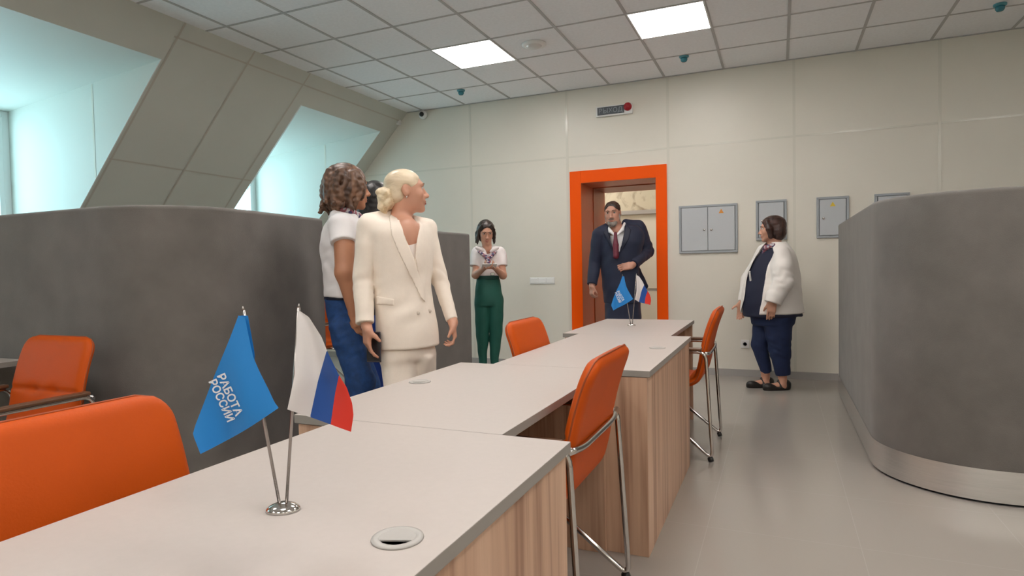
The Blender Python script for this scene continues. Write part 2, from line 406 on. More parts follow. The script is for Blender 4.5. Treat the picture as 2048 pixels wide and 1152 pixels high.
# electrical cabinets
def cabinet(x0, x1, z0, z1, doors_, label, sticker):
    t = thing('electrical_cabinet', label, 'electrical cabinet', ((x0+x1)/2, YW, z0), 0, 'flat metal cabinets on the back wall')
    wd, h = x1-x0, z1-z0; a = wd/2
    fr = MB()
    for q in ((-a, a, 0, .022), (-a, a, h-.022, h), (-a, -a+.022, .022, h-.022), (a-.022, a, .022, h-.022)): fr.box(q[0], q[1], -.022, 0, q[2], q[3])
    fr.box(-a+.02, a-.02, -.006, 0, .02, h-.02)
    fr.build('frame', M_cabf, t, .003)
    n = doors_; dw = (wd-.05)/n
    for i in range(n):
        d0 = -a+.025+i*dw
        d = MB().box(d0+.003, d0+dw-.003, -.026, -.006, .026, h-.026).build('door', M_cab, t, .003)
        lx = d0+dw-.035 if (n == 2 and i == 0) else d0+.035
        l = MB(); l.lathe([(.012, 0), (.012, .006), (.006, .010), (0, .010)], n=16); o = l.build('lock', M_chrome, d); o.location = (lx, -.026, h*.48); o.rotation_euler = (PI/2, 0, 0)
        if sticker and i == n-1:
            c = d0+dw/2; zz = h-.075
            s = MB(); s.v = [(c-.025, -.0268, zz-.02), (c+.025, -.0268, zz-.02), (c, -.0268, zz+.025)]; s.face((0, 1, 2)); s.build('sticker', sticker, d)
cabinet(-.976, -.387, 1.285, 1.789, 2, 'wide double-door grey electrical cabinet beside the orange doorway', M_warn)
cabinet(-.212, .075, 1.40, 1.80, 1, 'small grey electrical cabinet behind the white-jacketed woman', None)
cabinet(.342, .625, 1.40, 1.80, 1, 'small grey electrical cabinet with yellow sticker near screen edge', M_yellow)
cabinet(.838, 1.125, 1.40, 1.80, 1, 'grey electrical cabinet mostly hidden behind the curved grey screen', M_yellow)
t = thing('light_switch', 'white triple light switch left of the orange doorway', 'light switch', (-2.548, YW, 1.012))
MB().box(-.155, .155, -.010, 0, -.04, .04).build('plate', M_white, t, .003)
for i in range(3): MB().box(-.145+i*.1, -.055+i*.1, -.016, -.009, -.028, .028).build('rocker', mat('switch_rocker', (.84, .84, .83), .3), t, .003)
t = thing('wall_socket', 'white wall socket low behind the navy-trousered woman', 'socket', (-.326, YW, .335))
MB().box(-.042, .042, -.012, 0, -.042, .042).build('plate', M_white, t, .004)
m = MB(); m.lathe([(.022, 0), (.022, .004), (.018, .004), (.018, -.002), (0, -.002)], n=20); o = m.build('outlet', mat('socket_grey', (.55, .55, .55), .4), t); o.location = (0, -.012, 0); o.rotation_euler = (PI/2, 0, 0)

# ------------------------------------------------------------------ curved upholstered screens
def screen(path, th, label, h=1.5):
    pts = [Vector((p[0], p[1])) for p in path]
    t = thing('fabric_screen', label, 'partition screen', (pts[0].x, pts[0].y, 0), 0, 'curved grey upholstered screens'); t['kind'] = 'thing'
    off = Vector((pts[0].x, pts[0].y))
    def ribbon(o0, o1, z0, z1, rnd=0.):
        mb = MB(); prof = []
        if rnd:
            prof = [(o0, z0)]+[(o0+(rnd-rnd*math.cos(a))*(1 if o1 > o0 else -1), z1-rnd+rnd*math.sin(a)) for a in np.linspace(0, PI/2, 5)]+[(o1-(rnd-rnd*math.cos(a))*(1 if o1 > o0 else -1), z1-rnd+rnd*math.sin(a)) for a in np.linspace(PI/2, 0, 5)]+[(o1, z0)]
        else: prof = [(o0, z0), (o0, z1), (o1, z1), (o1, z0)]
        n = len(prof); mb.smooth = True
        for i, p in enumerate(pts):
            d = ((pts[min(i+1, len(pts)-1)]-p).normalized()+(p-pts[max(0, i-1)]).normalized()).normalized(); nr = Vector((-d.y, d.x))
            for o_, z in prof: q = p+nr*o_-off; mb.v.append((q.x, q.y, z))
        for i in range(len(pts)-1):
            for k in range(n):
                k2 = (k+1) % n; mb.face((i*n+k, i*n+k2, (i+1)*n+k2, (i+1)*n+k))
        mb.face(range(n)); mb.face([(len(pts)-1)*n+k for k in range(n)][::-1]); return mb
    o = ribbon(0, th, .165, h, .022).build('upholstered_panel', M_fabric, t); o.data.set_sharp_from_angle(angle=math.radians(50))
    o = ribbon(-.006*(1 if th > 0 else -1), th*1.06, .012, .165).build('metal_skirting', M_steel, t); o.data.set_sharp_from_angle(angle=math.radians(40))
    o = ribbon(.01*(1 if th > 0 else -1), th*.9, 0, .014).build('rubber_foot', M_black, t)
    return t
def arc(cx, cy, r, a0, a1, n=14): return [(cx+r*math.cos(math.radians(a)), cy+r*math.sin(math.radians(a))) for a in np.linspace(a0, a1, n)]
screen([(.485, 6.18), (.485, 5.2), (.485, 4.6)]+arc(.485+.50, 4.06, .50, 180, 270)+[(1.4, 3.56), (2.2, 3.56), (3.4, 3.56)], .07, 'grey upholstered screen with rounded corner and steel skirting by aisle')
screen([(-2.62, 3.10), (-2.57, 2.7)]+arc(-2.545-.43, 2.36, .43, 0, -90)+[(-3.6, 1.93), (-4.6, 1.93), (-5.6, 1.93)], -.07, 'long grey upholstered screen with rounded corner behind the orange chairs')
screen([(-2.68, 5.22), (-2.71, 4.6), (-2.73, 3.65)], -.07, 'short grey screen behind the woman in the cream suit')

# ------------------------------------------------------------------ desks
def worktop(mb_x0, x1, y0, y1, t, th=.026):
    mb = MB(); mb.box(mb_x0, x1, y0, y1, .75-th, .75)
    mb.mi = [1, 0, 1, 1, 1, 1]
    return mb.build('worktop', [M_top, M_edge], t, .0015)
def grommet(x, y, t):
    z = .75
    g = MB(); g.lathe([(.026, .0005), (.028, .003), (.034, .0045), (.040, .003), (.041, .0003)], (x, y, z), 36)
    o = g.build('cable_grommet', M_grom, t)
    c = MB(); c.lathe([(0, .0005), (.0285, .0005)], (x, y, z), 36)
    # half-moon opening: a dark well, with the lid covering the rest
    c.build('cable_hole', M_black, o)
    l = MB(); n = 20; a = [math.radians(q) for q in np.linspace(-25, 205, n)]
    zt = z+.0032
    top = [(x+.0285*math.cos(q+.35), y+.0285*math.sin(q+.35), zt) for q in a]
    m2 = [(p[0], p[1], z+.0008) for p in top]
    l.v = top+m2; l.face(range(n)); l.face(list(range(n, 2*n))[::-1])
    for i in range(n): j = (i+1) % n; l.face((i, n+i, n+j, j))
    l.build('grommet_lid', M_grom, o)
def desk(x0, x1, y0, y1, modesty, label, groms):
    t = thing('office_desk', label, 'desk', (0, 0, 0), 0, 'row of staggered office desks')
    worktop(x0, x1, y0, y1, t)
    e = .012
    MB().box(x0+e, x1-e, y0+.004, y0+.022, .0, .722).build('side_panel', M_wood, t, .001)
    MB().box(x0+e, x1-e, y1-.022, y1-.004, .0, .722).build('side_panel', M_wood, t, .001)
    if modesty == 'r': MB().box(x1-e-.018, x1-e, y0+.022, y1-.022, .0, .722).build('modesty_panel', M_wood, t)
    else: MB().box(x0+e, x0+e+.018, y0+.022, y1-.022, .0, .722).build('modesty_panel', M_wood, t)
    for g in groms: grommet(*g, t)
    return t
desk(-1.135, -.459, .30, 1.400, 'r', 'nearest pale-topped desk with ash-grain sides carrying the larger flags', [(-.547, .799)])
desk(-1.310, -.640, 1.402, 2.441, 'l', 'second pale-topped desk from the front, set back left behind flags', [(-1.229, 1.966)])
desk(-1.150, -.470, 2.443, 3.700, 'r', 'third pale-topped desk, its ash-grain flank facing the aisle', [(-.564, 3.142)])
desk(-1.255, -.586, 3.702, 4.800, 'l', 'farthest pale-topped desk, carrying the small distant flag pair', [])
t = thing('side_desk', 'pale desk corner at the left picture edge behind a chair', 'desk', (0, 0, 0))
worktop(-5.3, -3.52, 1.28, 1.90, t)
MB().box(-5.29, -5.27, 1.29, 1.89, 0, .722).build('side_panel', M_wood, t); MB().box(-4.42, -4.40, 1.29, 1.89, 0, .722).build('side_panel', M_wood, t)

# ------------------------------------------------------------------ chairs (facing +x, origin under the rear joints)
def shell_piece(prof, name, parent, W, th, corner0, corner1, creases=(), buttons=()):
    """padded panel: prof = centre line (x, z); rounded ends; front and back skins"""
    P = [Vector((p[0], 0, p[1])) for p in prof]
    P = [Vector(p) for p in roundpath(P, .12, 8)]
    L = [0]
    for i in range(1, len(P)): L.append(L[-1]+(P[i]-P[i-1]).length)
    T = L[-1]; ns, nu = 46, 24
    mb = MB(); mb.smooth = True; rows = []
    for side in (1, -1):
        for i in range(ns+1):
            s = T*i/ns; px = np.interp(s, L, [p.x for p in P]); pz = np.interp(s, L, [p.z for p in P])
            e = .004; d = Vector((np.interp(min(T, s+e), L, [p.x for p in P])-np.interp(max(0, s-e), L, [p.x for p in P]), 0, np.interp(min(T, s+e), L, [p.z for p in P])-np.interp(max(0, s-e), L, [p.z for p in P]))).normalized()
            n = Vector((d.z, 0, -d.x))           # towards the sitter
            def hw(s):
                w = W*(1-.05*max(0, s/T-.5))
                if s < corner0: w -= corner0-math.sqrt(max(0, corner0**2-(corner0-s)**2))
                if T-s < corner1: w -= corner1-math.sqrt(max(0, corner1**2-(corner1-(T-s))**2))
                return w
            w = hw(s)
            for j in range(nu+1):
                u = -1+2*j/nu; uu = math.sin(u*PI/2)
                edge = min(1., max(0., (1-abs(uu))*w/.03)); es = min(1., max(0., min(s, T-s)/.03))
                t = th/2*math.sqrt(1-(1-edge)**2)*math.sqrt(1-(1-es)**2)
                if side == 1:
                    t += .006*(1-uu*uu)*es
                    for c in creases: t -= .013*math.exp(-((s/T-c)/.013)**2)*edge
                    for (bs, bu) in buttons: t -= .020*math.exp(-((s-bs*T)**2+((uu-bu)*w)**2)/.00045)
                q = Vector((px, uu*w, pz))+n*t*side
                mb.v.append(tuple(q))
    N = (ns+1)*(nu+1)
    for i in range(ns):
        for j in range(nu):
            a = i*(nu+1)+j; b = a+1; c = a+nu+2; d = a+nu+1
            mb.face((a, b, c, d)); mb.face((N+d, N+c, N+b, N+a))
    for i in range(ns):
        for j in (0, nu):
            a = i*(nu+1)+j; d = a+nu+1
            mb.face((a, d, N+d, N+a) if j == 0 else (a, N+a, N+d, d))
    o = mb.build(name, M_orange, parent)
    # piping seam round the rim
    rim = []
    for i in range(0, ns+1): rim.append(i*(nu+1))
    for j in range(1, nu+1): rim.append(ns*(nu+1)+j)
    for i in range(ns-1, -1, -1): rim.append(i*(nu+1)+nu)
    pts = [(Vector(mb.v[r])+Vector(mb.v[N+r]))/2 for r in rim]
    cl = [pts[0]]
    for p in pts[1:]:
        if (p-cl[-1]).length > .004: cl.append(p)
    pi = MB().tube(cl, .0032, 6); pi.build('piping', M_seam, o)
    return o
def make_chair(label):
    t = thing('visitor_chair', label, 'chair', (0, 0, 0), 0, 'orange leather visitor chairs with chrome frames')
    shell_piece([(.52, .452), (.30, .438), (.10, .430)], 'seat', t, .235, .055, .08, .02, (.55,))
    shell_piece([(.125, .435), (.055, .47), (.03, .56), (.015, .66), (-.015, .78), (-.06, .895)], 'backrest', t, .242, .042, .04, .072, (.52,), ((.52, -.3), (.52, .3)))
    for s in (1, -1):
        y = .285*s
        f = MB()
        loop = roundpath([(.44, y*.86, .408), (-.035, y*1.04, .016), (.0, y, .648), (.40, y, .648), (.44, y, .60), (.47, y*1.02, .012)], .05, 6)
        f.tube(loop, .0105, 10); fo = f.build('side_frame', M_chrome, t)
        g = MB().tube([(-.037, y*1.04, .020), (-.012, y*1.03, .010)], .0145, 10); g.build('foot_glide', M_black, fo)
        g = MB().tube([(.47, y*1.02, .0), (.47, y*1.02, .03)], .014, 10); g.build('foot_glide', M_black, fo)
        a = MB().box(.02, .38, y-.021, y+.021, .655, .672); a.build('armrest', mat('armrest_wood', (.13, .06, .03), .35) if s == 1 else bpy.data.materials['armrest_wood'], t, .006)
    c = MB().tube(roundpath([(0, -.285, .64), (-.012, -.18, .628), (-.012, .18, .628), (0, .285, .64)], .08, 6), [.012]*16 if False else .011, 10)
    c.build('back_crossbar', M_chrome, t)
    c = MB().tube([(.40, -.25, .405), (.40, .25, .405)], .010, 8); c.tube([(.14, -.262, .33+.06), (.14, .262, .33+.06)], .010, 8); c.build('seat_rail', M_chrome, t)
    return t
chair0 = make_chair('orange chair tucked in on the aisle side of the second desk')
chair0.location = (-.552, 1.945, 0); chair0.rotation_euler = (0, 0, PI+.0)
for loc, rz, lab in [
    ((-.400, 4.075, 0), PI, 'orange chair at the far end of the aisle beside the farthest desk'),
    ((-1.285, .775, 0), -.03, 'large orange chair back at the left, pushed up to nearest desk'),
    ((-1.185, 3.01, 0), .0, 'orange chair between the green-trousered woman and the doorway'),
    ((-3.03, 1.73, 0), -PI/2+.02, 'orange button-backed chair standing against the long curved screen'),
    ((-4.33, 5.12, 0), -PI/2, 'orange chair glimpsed between two screens behind the brown-haired woman')]:
    c = copy_tree(chair0); c.location = loc; c.rotation_euler = (0, 0, rz); c['label'] = lab

# ------------------------------------------------------------------ table flags
def flag_mat():
    m = mat('tricolour_cloth', (.8, .8, .8), .6, sheen=.2); nt = m.node_tree; b = nt.nodes['Principled BSDF']
    uv = nt.nodes.new('ShaderNodeUVMap'); uv.uv_map = 'bands'; sp = nt.nodes.new('ShaderNodeSeparateXYZ'); nt.links.new(uv.outputs[0], sp.inputs[0])
    prev = None
    for ch, colr in (('X', s2l(10, 72, 150)), ('Y', s2l(214, 42, 20))):
        g = nt.nodes.new('ShaderNodeMath'); g.operation = 'GREATER_THAN'; g.inputs[1].default_value = .5; nt.links.new(sp.outputs[ch], g.inputs[0])
        mx = nt.nodes.new('ShaderNodeMix'); mx.data_type = 'RGBA'; nt.links.new(g.outputs[0], mx.inputs['Factor'])
        if prev is None: mx.inputs['A'].default_value = (.72, .70, .70, 1)
        else: nt.links.new(prev, mx.inputs['A'])
        mx.inputs['B'].default_value = (*colr, 1); prev = mx.outputs['Result']
    nt.links.new(prev, b.inputs['Base Color']); return m
M_tri = flag_mat()
M_blue = mat('blue_flag_cloth', s2l(8, 124, 200), .55, sheen=.2)
M_letter = mat('white_print', (.80, .84, .88), .6)
FS = .000868
def fl(px, py): return ((px-567)*FS, (1020-py)*FS)
def flp(px, py, y): a, b = fl(px, py); return (a+(px-1024)*FS*y/1.075, y, b-(py-576)*FS*y/1.075)
def cloth(Lc, Rc, nr, nc, depth, bottom_sag=0.):
    """grid between two outline curves (pixel space), returns verts with their pixels"""
    def res(c):
        d = [0]
        for a, b in zip(c, c[1:]): d.append(d[-1]+math.hypot(b[0]-a[0], b[1]-a[1]))
        tt = np.linspace(0, d[-1], nr+1); return np.interp(tt, d, [p[0] for p in c]), np.interp(tt, d, [p[1] for p in c])
    lx, ly = res(Lc); rx, ry = res(Rc); V = []; PX = []
    for i in range(nr+1):
        for j in range(nc+1):
            u = j/nc; px = lx[i]*(1-u)+rx[i]*u; py = ly[i]*(1-u)+ry[i]*u+bottom_sag*math.sin(PI*u)*(i/nr)
            V.append(flp(px, py, depth(px, py, u, i/nr))); PX.append((px, py))
    F = [(i*(nc+1)+j, i*(nc+1)+j+1, (i+1)*(nc+1)+j+1, (i+1)*(nc+1)+j) for i in range(nr) for j in range(nc)]
    return V, F, PX
def bdepth(px, py, u=0, t=0):
    f = min(1, max(0, (py-622)/200))
    return -.011-f*(.010+.012*math.sin((px-.35*py)*.030+.5)+.004*math.sin(px*.08))
def make_flags(label):
    t = thing('table_flag_stand', label, 'flag stand', (0, 0, 0), 0, 'paired table flags')
    MB().lathe([(.0, .014), (.010, .0135), (.022, .009), (.029, .004), (.030, 0)][::-1], (0, 0, 0), 32, 1.0, .85).build('base', mat('chromed_base', (.66, .64, .62), .09, 1.0), t)
    pole = mat('flag_pole_metal', (.36, .33, .31), .25, 1.0)
    a, b = fl(499, 606), fl(612, 603)
    def pl(q, s):
        m = MB().tube([(s*.006, 0, .010), (q[0], 0, q[1])], [.0028, .0028], 10); m.tube([(q[0], 0, q[1]), (q[0]*1.017, 0, q[1]*1.02)], [.0028, .0008], 10)
        return m.build('pole', pole, t)
    pl((a[0]*.98, a[1]*.98), -1); pl((b[0]*.98, b[1]*.98), 1)
    V, F, PX = cloth([(490, 624), (470, 672), (437, 745), (412, 805), (395, 845), (390, 862), (404, 902)], [(503, 628), (508, 660), (517, 708), (529, 738), (545, 772), (557, 800), (565, 811)], 34, 24, bdepth, 5)
    mb = MB(); mb.smooth = True; mb.v = V
    for f in F: mb.face(f)
    V2, F2, _ = cloth([(494, 624), (497, 650), (507, 690), (515, 712)], [(509, 625), (514, 660), (520, 702), (519, 716)], 10, 4, lambda px, py, u, v: -.0065)
    n0 = len(mb.v); mb.v += V2
    for f in F2: mb.face([n0+i for i in f])
    bf = mb.build('blue_flag', M_blue, t); bf['label'] = 'blue flag with white lettering'
    # printed words run down the cloth
    m = MB()
    ang = math.radians(-67)
    for word, (cx, cy), size in (('РАБОТА', (466.5, 783), 22.5), ('РОССИИ', (449.5, 795), 22.5)):
        v, f = text_polys(word, size, .6); n0 = len(m.v)
        wd = max(p[0] for p in v)-min(p[0] for p in v); ln = 90
        for p in v:
            x, y = p[0]*ln/wd, p[1]
            px = cx+x*math.cos(ang)-y*math.sin(ang); py = cy-(x*math.sin(ang)+y*math.cos(ang))
            m.v.append(flp(px, py, bdepth(px, py)-.0016))
        for q in f: m.face([n0+i for i in q])
    m.build('lettering', M_letter, bf)
    Rr = [(614, 618), (631, 630), (643, 650), (655, 670), (667, 702), (687, 746), (703, 773), (713, 805), (715, 829), (709, 863)]
    Ll = [(608, 618), (604, 680), (599, 745), (590, 783), (582, 815)]
    wave = lambda px, py, u, v: -.005-min(1, max(0, (py-618)/150))*(.006+.010*math.sin(u*6.5+v*1.5+.4))
    V, F, PX = cloth(Ll, Rr, 60, 44, wave, 0)
    mb = MB(); mb.smooth = True; mb.v = V
    for f in F: mb.face(f)
    o = mb.build('tricolour_flag', M_tri, t); o['label'] = 'white, blue and red striped flag'
    uvl = o.data.uv_layers.new(name='bands')
    def d(px, py, ys_, xs_):
        x = np.interp(py, ys_, xs_)
        if py < ys_[0]: x = xs_[0]+(ys_[0]-py)*.9
        return .5+(px-x)/100
    for lp in o.data.loops:
        px, py = PX[lp.vertex_index]; uvl.data[lp.index].uv = (d(px, py, [700, 760, 829], [664, 645, 628]), d(px, py, [748, 785, 849], [688, 679, 668]))
    return t
fl0 = make_flags('larger pair of table flags on the nearest desk')
fl0.location = (-.802, .825, .7505); fl0.rotation_euler = (0, 0, YAW)
c = copy_tree(fl0); c.location = (-.946, 4.285, .7505); c['label'] = 'small distant pair of table flags in front of the suited man'

# ------------------------------------------------------------------ people: smooth implicit bodies turned into single meshes
class Shape:
    def __init__(s): s.ops = []
    def copy(s): c = Shape(); c.ops = list(s.ops); return c
    def u(s, p, k=.02): s.ops.append(('u', p, k)); return s
    def s(s, p, k=.01): s.ops.append(('s', p, k)); return s
    def i(s, fn): s.ops.append(('i', fn, 0)); return s          # keep only where fn < 0
    def d(s, fn): s.ops.append(('d', fn, 0)); return s          # displace
    def x(s, other, clothes, off=.007, k=.03): s.ops.append(('x', (other, clothes, off), k)); return s   # join a shape kept inside the clothes
    def bounds(s):
        L = np.min([p[1] for o, p, k in s.ops if o == 'u']+[p[0].bounds()[0] for o, p, k in s.ops if o == 'x'], axis=0)
        Hh = np.max([p[2] for o, p, k in s.ops if o == 'u']+[p[0].bounds()[1] for o, p, k in s.ops if o == 'x'], axis=0)
        return L-.025, Hh+.025
    def eval(s, ax):
        F = np.full([len(a) for a in ax], 1., np.float32)
        X, Y, Z = ax[0][:, None, None], ax[1][None, :, None], ax[2][None, None, :]
        for o, p, k in s.ops:
            if o in 'us':
                fn, lo, hi = p; pad = .035+k
                sl = tuple(slice(max(0, np.searchsorted(a, lo[q]-pad)), np.searchsorted(a, hi[q]+pad)) for q, a in enumerate(ax))
                if any(q.stop-q.start < 1 for q in sl): continue
                d = fn(X[sl[0]], Y[:, sl[1]], Z[:, :, sl[2]]); f = F[sl]
                if o == 'u':
                    h = np.maximum(k-np.abs(f-d), 0); F[sl] = np.minimum(f, d)-h*h/(4*k)
                else:
                    h = np.maximum(k-np.abs(f+d), 0); F[sl] = np.maximum(f, -d)+h*h/(4*k)
            elif o == 'x':
                ft = p[0].eval(ax); fc = p[1][0].eval(ax)
                for q in p[1][1:]: fc = np.minimum(fc, q.eval(ax))
                ft = np.maximum(ft, fc+p[2]); h = np.maximum(k-np.abs(F-ft), 0); F = (np.minimum(F, ft)-h*h/(4*k)).astype(np.float32)
            elif o == 'i': F = np.maximum(F, p(X, Y, Z)).astype(np.float32)
            else: F = (F+p(X, Y, Z)).astype(np.float32)
        return F
V3 = lambda *a: np.array(a, float)
def cap(a, b, ra, rb, flat=False):
    a, b = V3(*a), V3(*b); ba = b-a; L2 = ba@ba; m = max(ra, rb)
    n = ba/math.sqrt(L2)
    def fn(X, Y, Z):
        px, py, pz = X-a[0], Y-a[1], Z-a[2]
        q = (px*ba[0]+py*ba[1]+pz*ba[2])/L2; t = np.clip(q, 0, 1)
        d = np.sqrt((px-t*ba[0])**2+(py-t*ba[1])**2+(pz-t*ba[2])**2)-(ra+(rb-ra)*t)
        if flat: d = np.maximum(d, (q-1)*math.sqrt(L2))
        return d
    return fn, np.minimum(a, b)-m, np.maximum(a, b)+m
def ell(c, r, R=None):
    c, r = V3(*c), V3(*r); R = np.eye(3) if R is None else R; m = np.abs(R)@r
    def fn(X, Y, Z):
        p = [X-c[0], Y-c[1], Z-c[2]]; k0 = 0; k1 = 0
        for j in range(3):
            q = p[0]*R[0, j]+p[1]*R[1, j]+p[2]*R[2, j]; k0 = k0+(q/r[j])**2; k1 = k1+(q/r[j]**2)**2
        k0 = np.sqrt(k0); return k0*(k0-1)/(np.sqrt(k1)+1e-6)
    return fn, c-m, c+m
def rbox(c, h, R=None, rr=.005):
    c, h = V3(*c), V3(*h); R = np.eye(3) if R is None else R; m = np.abs(R)@h
    def fn(X, Y, Z):
        p = [X-c[0], Y-c[1], Z-c[2]]; s = 0; mx = None
        for j in range(3):
            q = np.abs(p[0]*R[0, j]+p[1]*R[1, j]+p[2]*R[2, j])-h[j]+rr
            s = s+np.maximum(q, 0)**2; mx = q if mx is None else np.maximum(mx, q)
        return np.sqrt(s)+np.minimum(mx, 0)-rr
    return fn, c-m, c+m
def herm(x, xp, yp):
    xp, yp = np.asarray(xp, float), np.asarray(yp, float); m = np.gradient(yp, xp)
    i = np.clip(np.searchsorted(xp, x)-1, 0, len(xp)-2); h = xp[i+1]-xp[i]; t = np.clip((x-xp[i])/h, 0, 1)
    return (2*t**3-3*t**2+1)*yp[i]+(t**3-2*t**2+t)*h*m[i]+(-2*t**3+3*t**2)*yp[i+1]+(t**3-t**2)*h*m[i+1]
def loft(rows, rnd=.012, pw=2.0):
    """stack of ellipses (z, cx, cy, a, b)"""
    rows = sorted(rows, key=lambda r: r[0]); A = np.array(rows, float); z0, z1 = A[0, 0], A[-1, 0]
    m = A[:, 3].max()+.01; n = A[:, 4].max()+.01
    def fn(X, Y, Z):
        z = Z.ravel(); cx, cy, a, b = [herm(z, A[:, 0], A[:, q])[None, None, :] for q in (1, 2, 3, 4)]
        u, v = np.abs((X-cx)/a), np.abs((Y-cy)/b)
        if pw == 2.0:
            k0 = np.sqrt(u*u+v*v); k1 = np.sqrt((u/a)**2+(v/b)**2)+1e-6; d = k0*(k0-1)/k1
        else:
            k0 = (u**pw+v**pw)**(1/pw); d = (k0-1)*np.minimum(a, b)
        e = np.maximum(z0-Z, Z-z1)+rnd
        q = d+rnd
        return np.sqrt(np.maximum(q, 0)**2+np.maximum(e, 0)**2)+np.minimum(np.maximum(q, e), 0)-rnd
    return fn, V3((A[:, 1]).min()-m, A[:, 2].min()-n, z0), V3(A[:, 1].max()+m, A[:, 2].max()+n, z1)
def snet(F, ax):
    S = F < 0; n = [q-1 for q in S.shape]
    sl = lambda o: tuple(slice(o[q], o[q]+n[q]) for q in range(3))
    offs = [(a, b, c) for a in (0, 1) for b in (0, 1) for c in (0, 1)]
    cnt = sum(S[sl(o)].astype(np.int8) for o in offs); act = (cnt > 0) & (cnt < 8)
    I = np.argwhere(act); idx = np.full(act.shape, -1, np.int64); idx[act] = np.arange(len(I))
    acc = np.zeros((len(I), 3)); num = np.zeros(len(I))
    for o1 in offs:
        for q in range(3):
            if o1[q]: continue
            o2 = list(o1); o2[q] = 1
            i1, i2 = I+np.array(o1), I+np.array(o2)
            f1, f2 = F[tuple(i1.T)], F[tuple(i2.T)]; m = (f1 < 0) != (f2 < 0)
            t = np.where(m, f1/np.where(m, f1-f2, 1), 0)
            p1 = np.stack([ax[a][i1[:, a]] for a in range(3)], 1); p2 = np.stack([ax[a][i2[:, a]] for a in range(3)], 1)
            acc[m] += (p1+(p2-p1)*t[:, None])[m]; num[m] += 1
    V = acc/np.maximum(num, 1)[:, None]; Q = []
    for q in range(3):
        a, b = (q+1) % 3, (q+2) % 3
        lo = [slice(None)]*3; hi = [slice(None)]*3; lo[q] = slice(0, -1); hi[q] = slice(1, None)
        s1, s2 = S[tuple(lo)], S[tuple(hi)]; E = np.argwhere(s1 != s2)
        ok = (E[:, a] > 0) & (E[:, b] > 0) & (E[:, a] < S.shape[a]-1) & (E[:, b] < S.shape[b]-1); E = E[ok]
        ins = s1[tuple(E.T)]
        def g(da, db):
            e = E.copy(); e[:, a] += da; e[:, b] += db; return idx[tuple(e.T)]
        f = np.stack([g(-1, -1), g(0, -1), g(0, 0), g(-1, 0)], 1); f[~ins] = f[~ins][:, ::-1]; Q.append(f)
    Q = np.concatenate(Q); return V, Q[(Q >= 0).all(1)]
def shape_mesh(name, shape, mats, parent, res, box=None, smooth=1, midx=None, fine=None):
    lo, hi = shape.bounds() if box is None else (V3(*box[0]), V3(*box[1]))
    ax = [np.arange(lo[q], hi[q]+res, res) for q in range(3)]
    if fine:                                # (z from, step): finer slices above that height
        zf, st = fine; ax[2] = np.concatenate([np.arange(lo[2], zf, res), np.arange(zf, hi[2]+st, st)])
    ax = [a.astype(np.float32) for a in ax]
    F = shape.eval(ax); V, Q = snet(F, ax)
    for _ in range(smooth):
        acc = np.zeros_like(V); n = np.zeros(len(V))
        for a, b in ((0, 1), (1, 2), (2, 3), (3, 0)):
            for p, q in ((a, b), (b, a)):
                for c in range(3): acc[:, c] += np.bincount(Q[:, p], V[Q[:, q], c], len(V))
                n += np.bincount(Q[:, p], minlength=len(V))
        V = V*.5+.5*acc/np.maximum(n, 1)[:, None]
    me = bpy.data.meshes.new(name); me.vertices.add(len(V)); me.vertices.foreach_set('co', V.astype(np.float32).ravel())
    me.loops.add(Q.size); me.loops.foreach_set('vertex_index', Q.ravel().astype(np.int32))
    me.polygons.add(len(Q)); me.polygons.foreach_set('loop_start', np.arange(0, Q.size, 4, dtype=np.int32)); me.polygons.foreach_set('loop_total', np.full(len(Q), 4, np.int32))
    me.polygons.foreach_set('use_smooth', np.ones(len(Q), bool))
    for m in (mats if isinstance(mats, (list, tuple)) else [mats]): me.materials.append(m)
    if midx is not None: me.polygons.foreach_set('material_index', midx(V[Q].mean(1)).astype(np.int32))
    me.update(calc_edges=True); me.validate()
    o = bpy.data.objects.new(name, me); COL.objects.link(o); o.parent = parent; return o

M_skin = mat('skin', (.60, .315, .215), .45, noise=.05, nscale=14)
M_skin2 = mat('tanned_skin', (.50, .235, .135), .45, noise=.05, nscale=14)
M_skinm = mat('ruddy_skin', (.55, .28, .20), .45, noise=.06, nscale=14)
M_lip = mat('lips', (.40, .12, .10), .4)
M_brow = mat('eyebrow_hair', (.07, .045, .03), .8)
M_browl = mat('fair_eyebrow_hair', (.25, .17, .10), .8)
def eye_mat():
    m = mat('eyeball', (.7, .68, .66), .15); nt = m.node_tree; b = nt.nodes['Principled BSDF']
    tc = nt.nodes.new('ShaderNodeTexCoord'); sp = nt.nodes.new('ShaderNodeSeparateXYZ'); g = nt.nodes.new('ShaderNodeMath'); g.operation = 'GREATER_THAN'; g.inputs[1].default_value = .0103
    mx = nt.nodes.new('ShaderNodeMix'); mx.data_type = 'RGBA'; mx.inputs['A'].default_value = (.7, .68, .66, 1); mx.inputs['B'].default_value = (.025, .018, .014, 1)
    nt.links.new(tc.outputs['Object'], sp.inputs[0]); nt.links.new(sp.outputs['Y'], g.inputs[0]); nt.links.new(g.outputs[0], mx.inputs['Factor']); nt.links.new(mx.outputs['Result'], b.inputs['Base Color']); return m
M_eye = eye_mat()
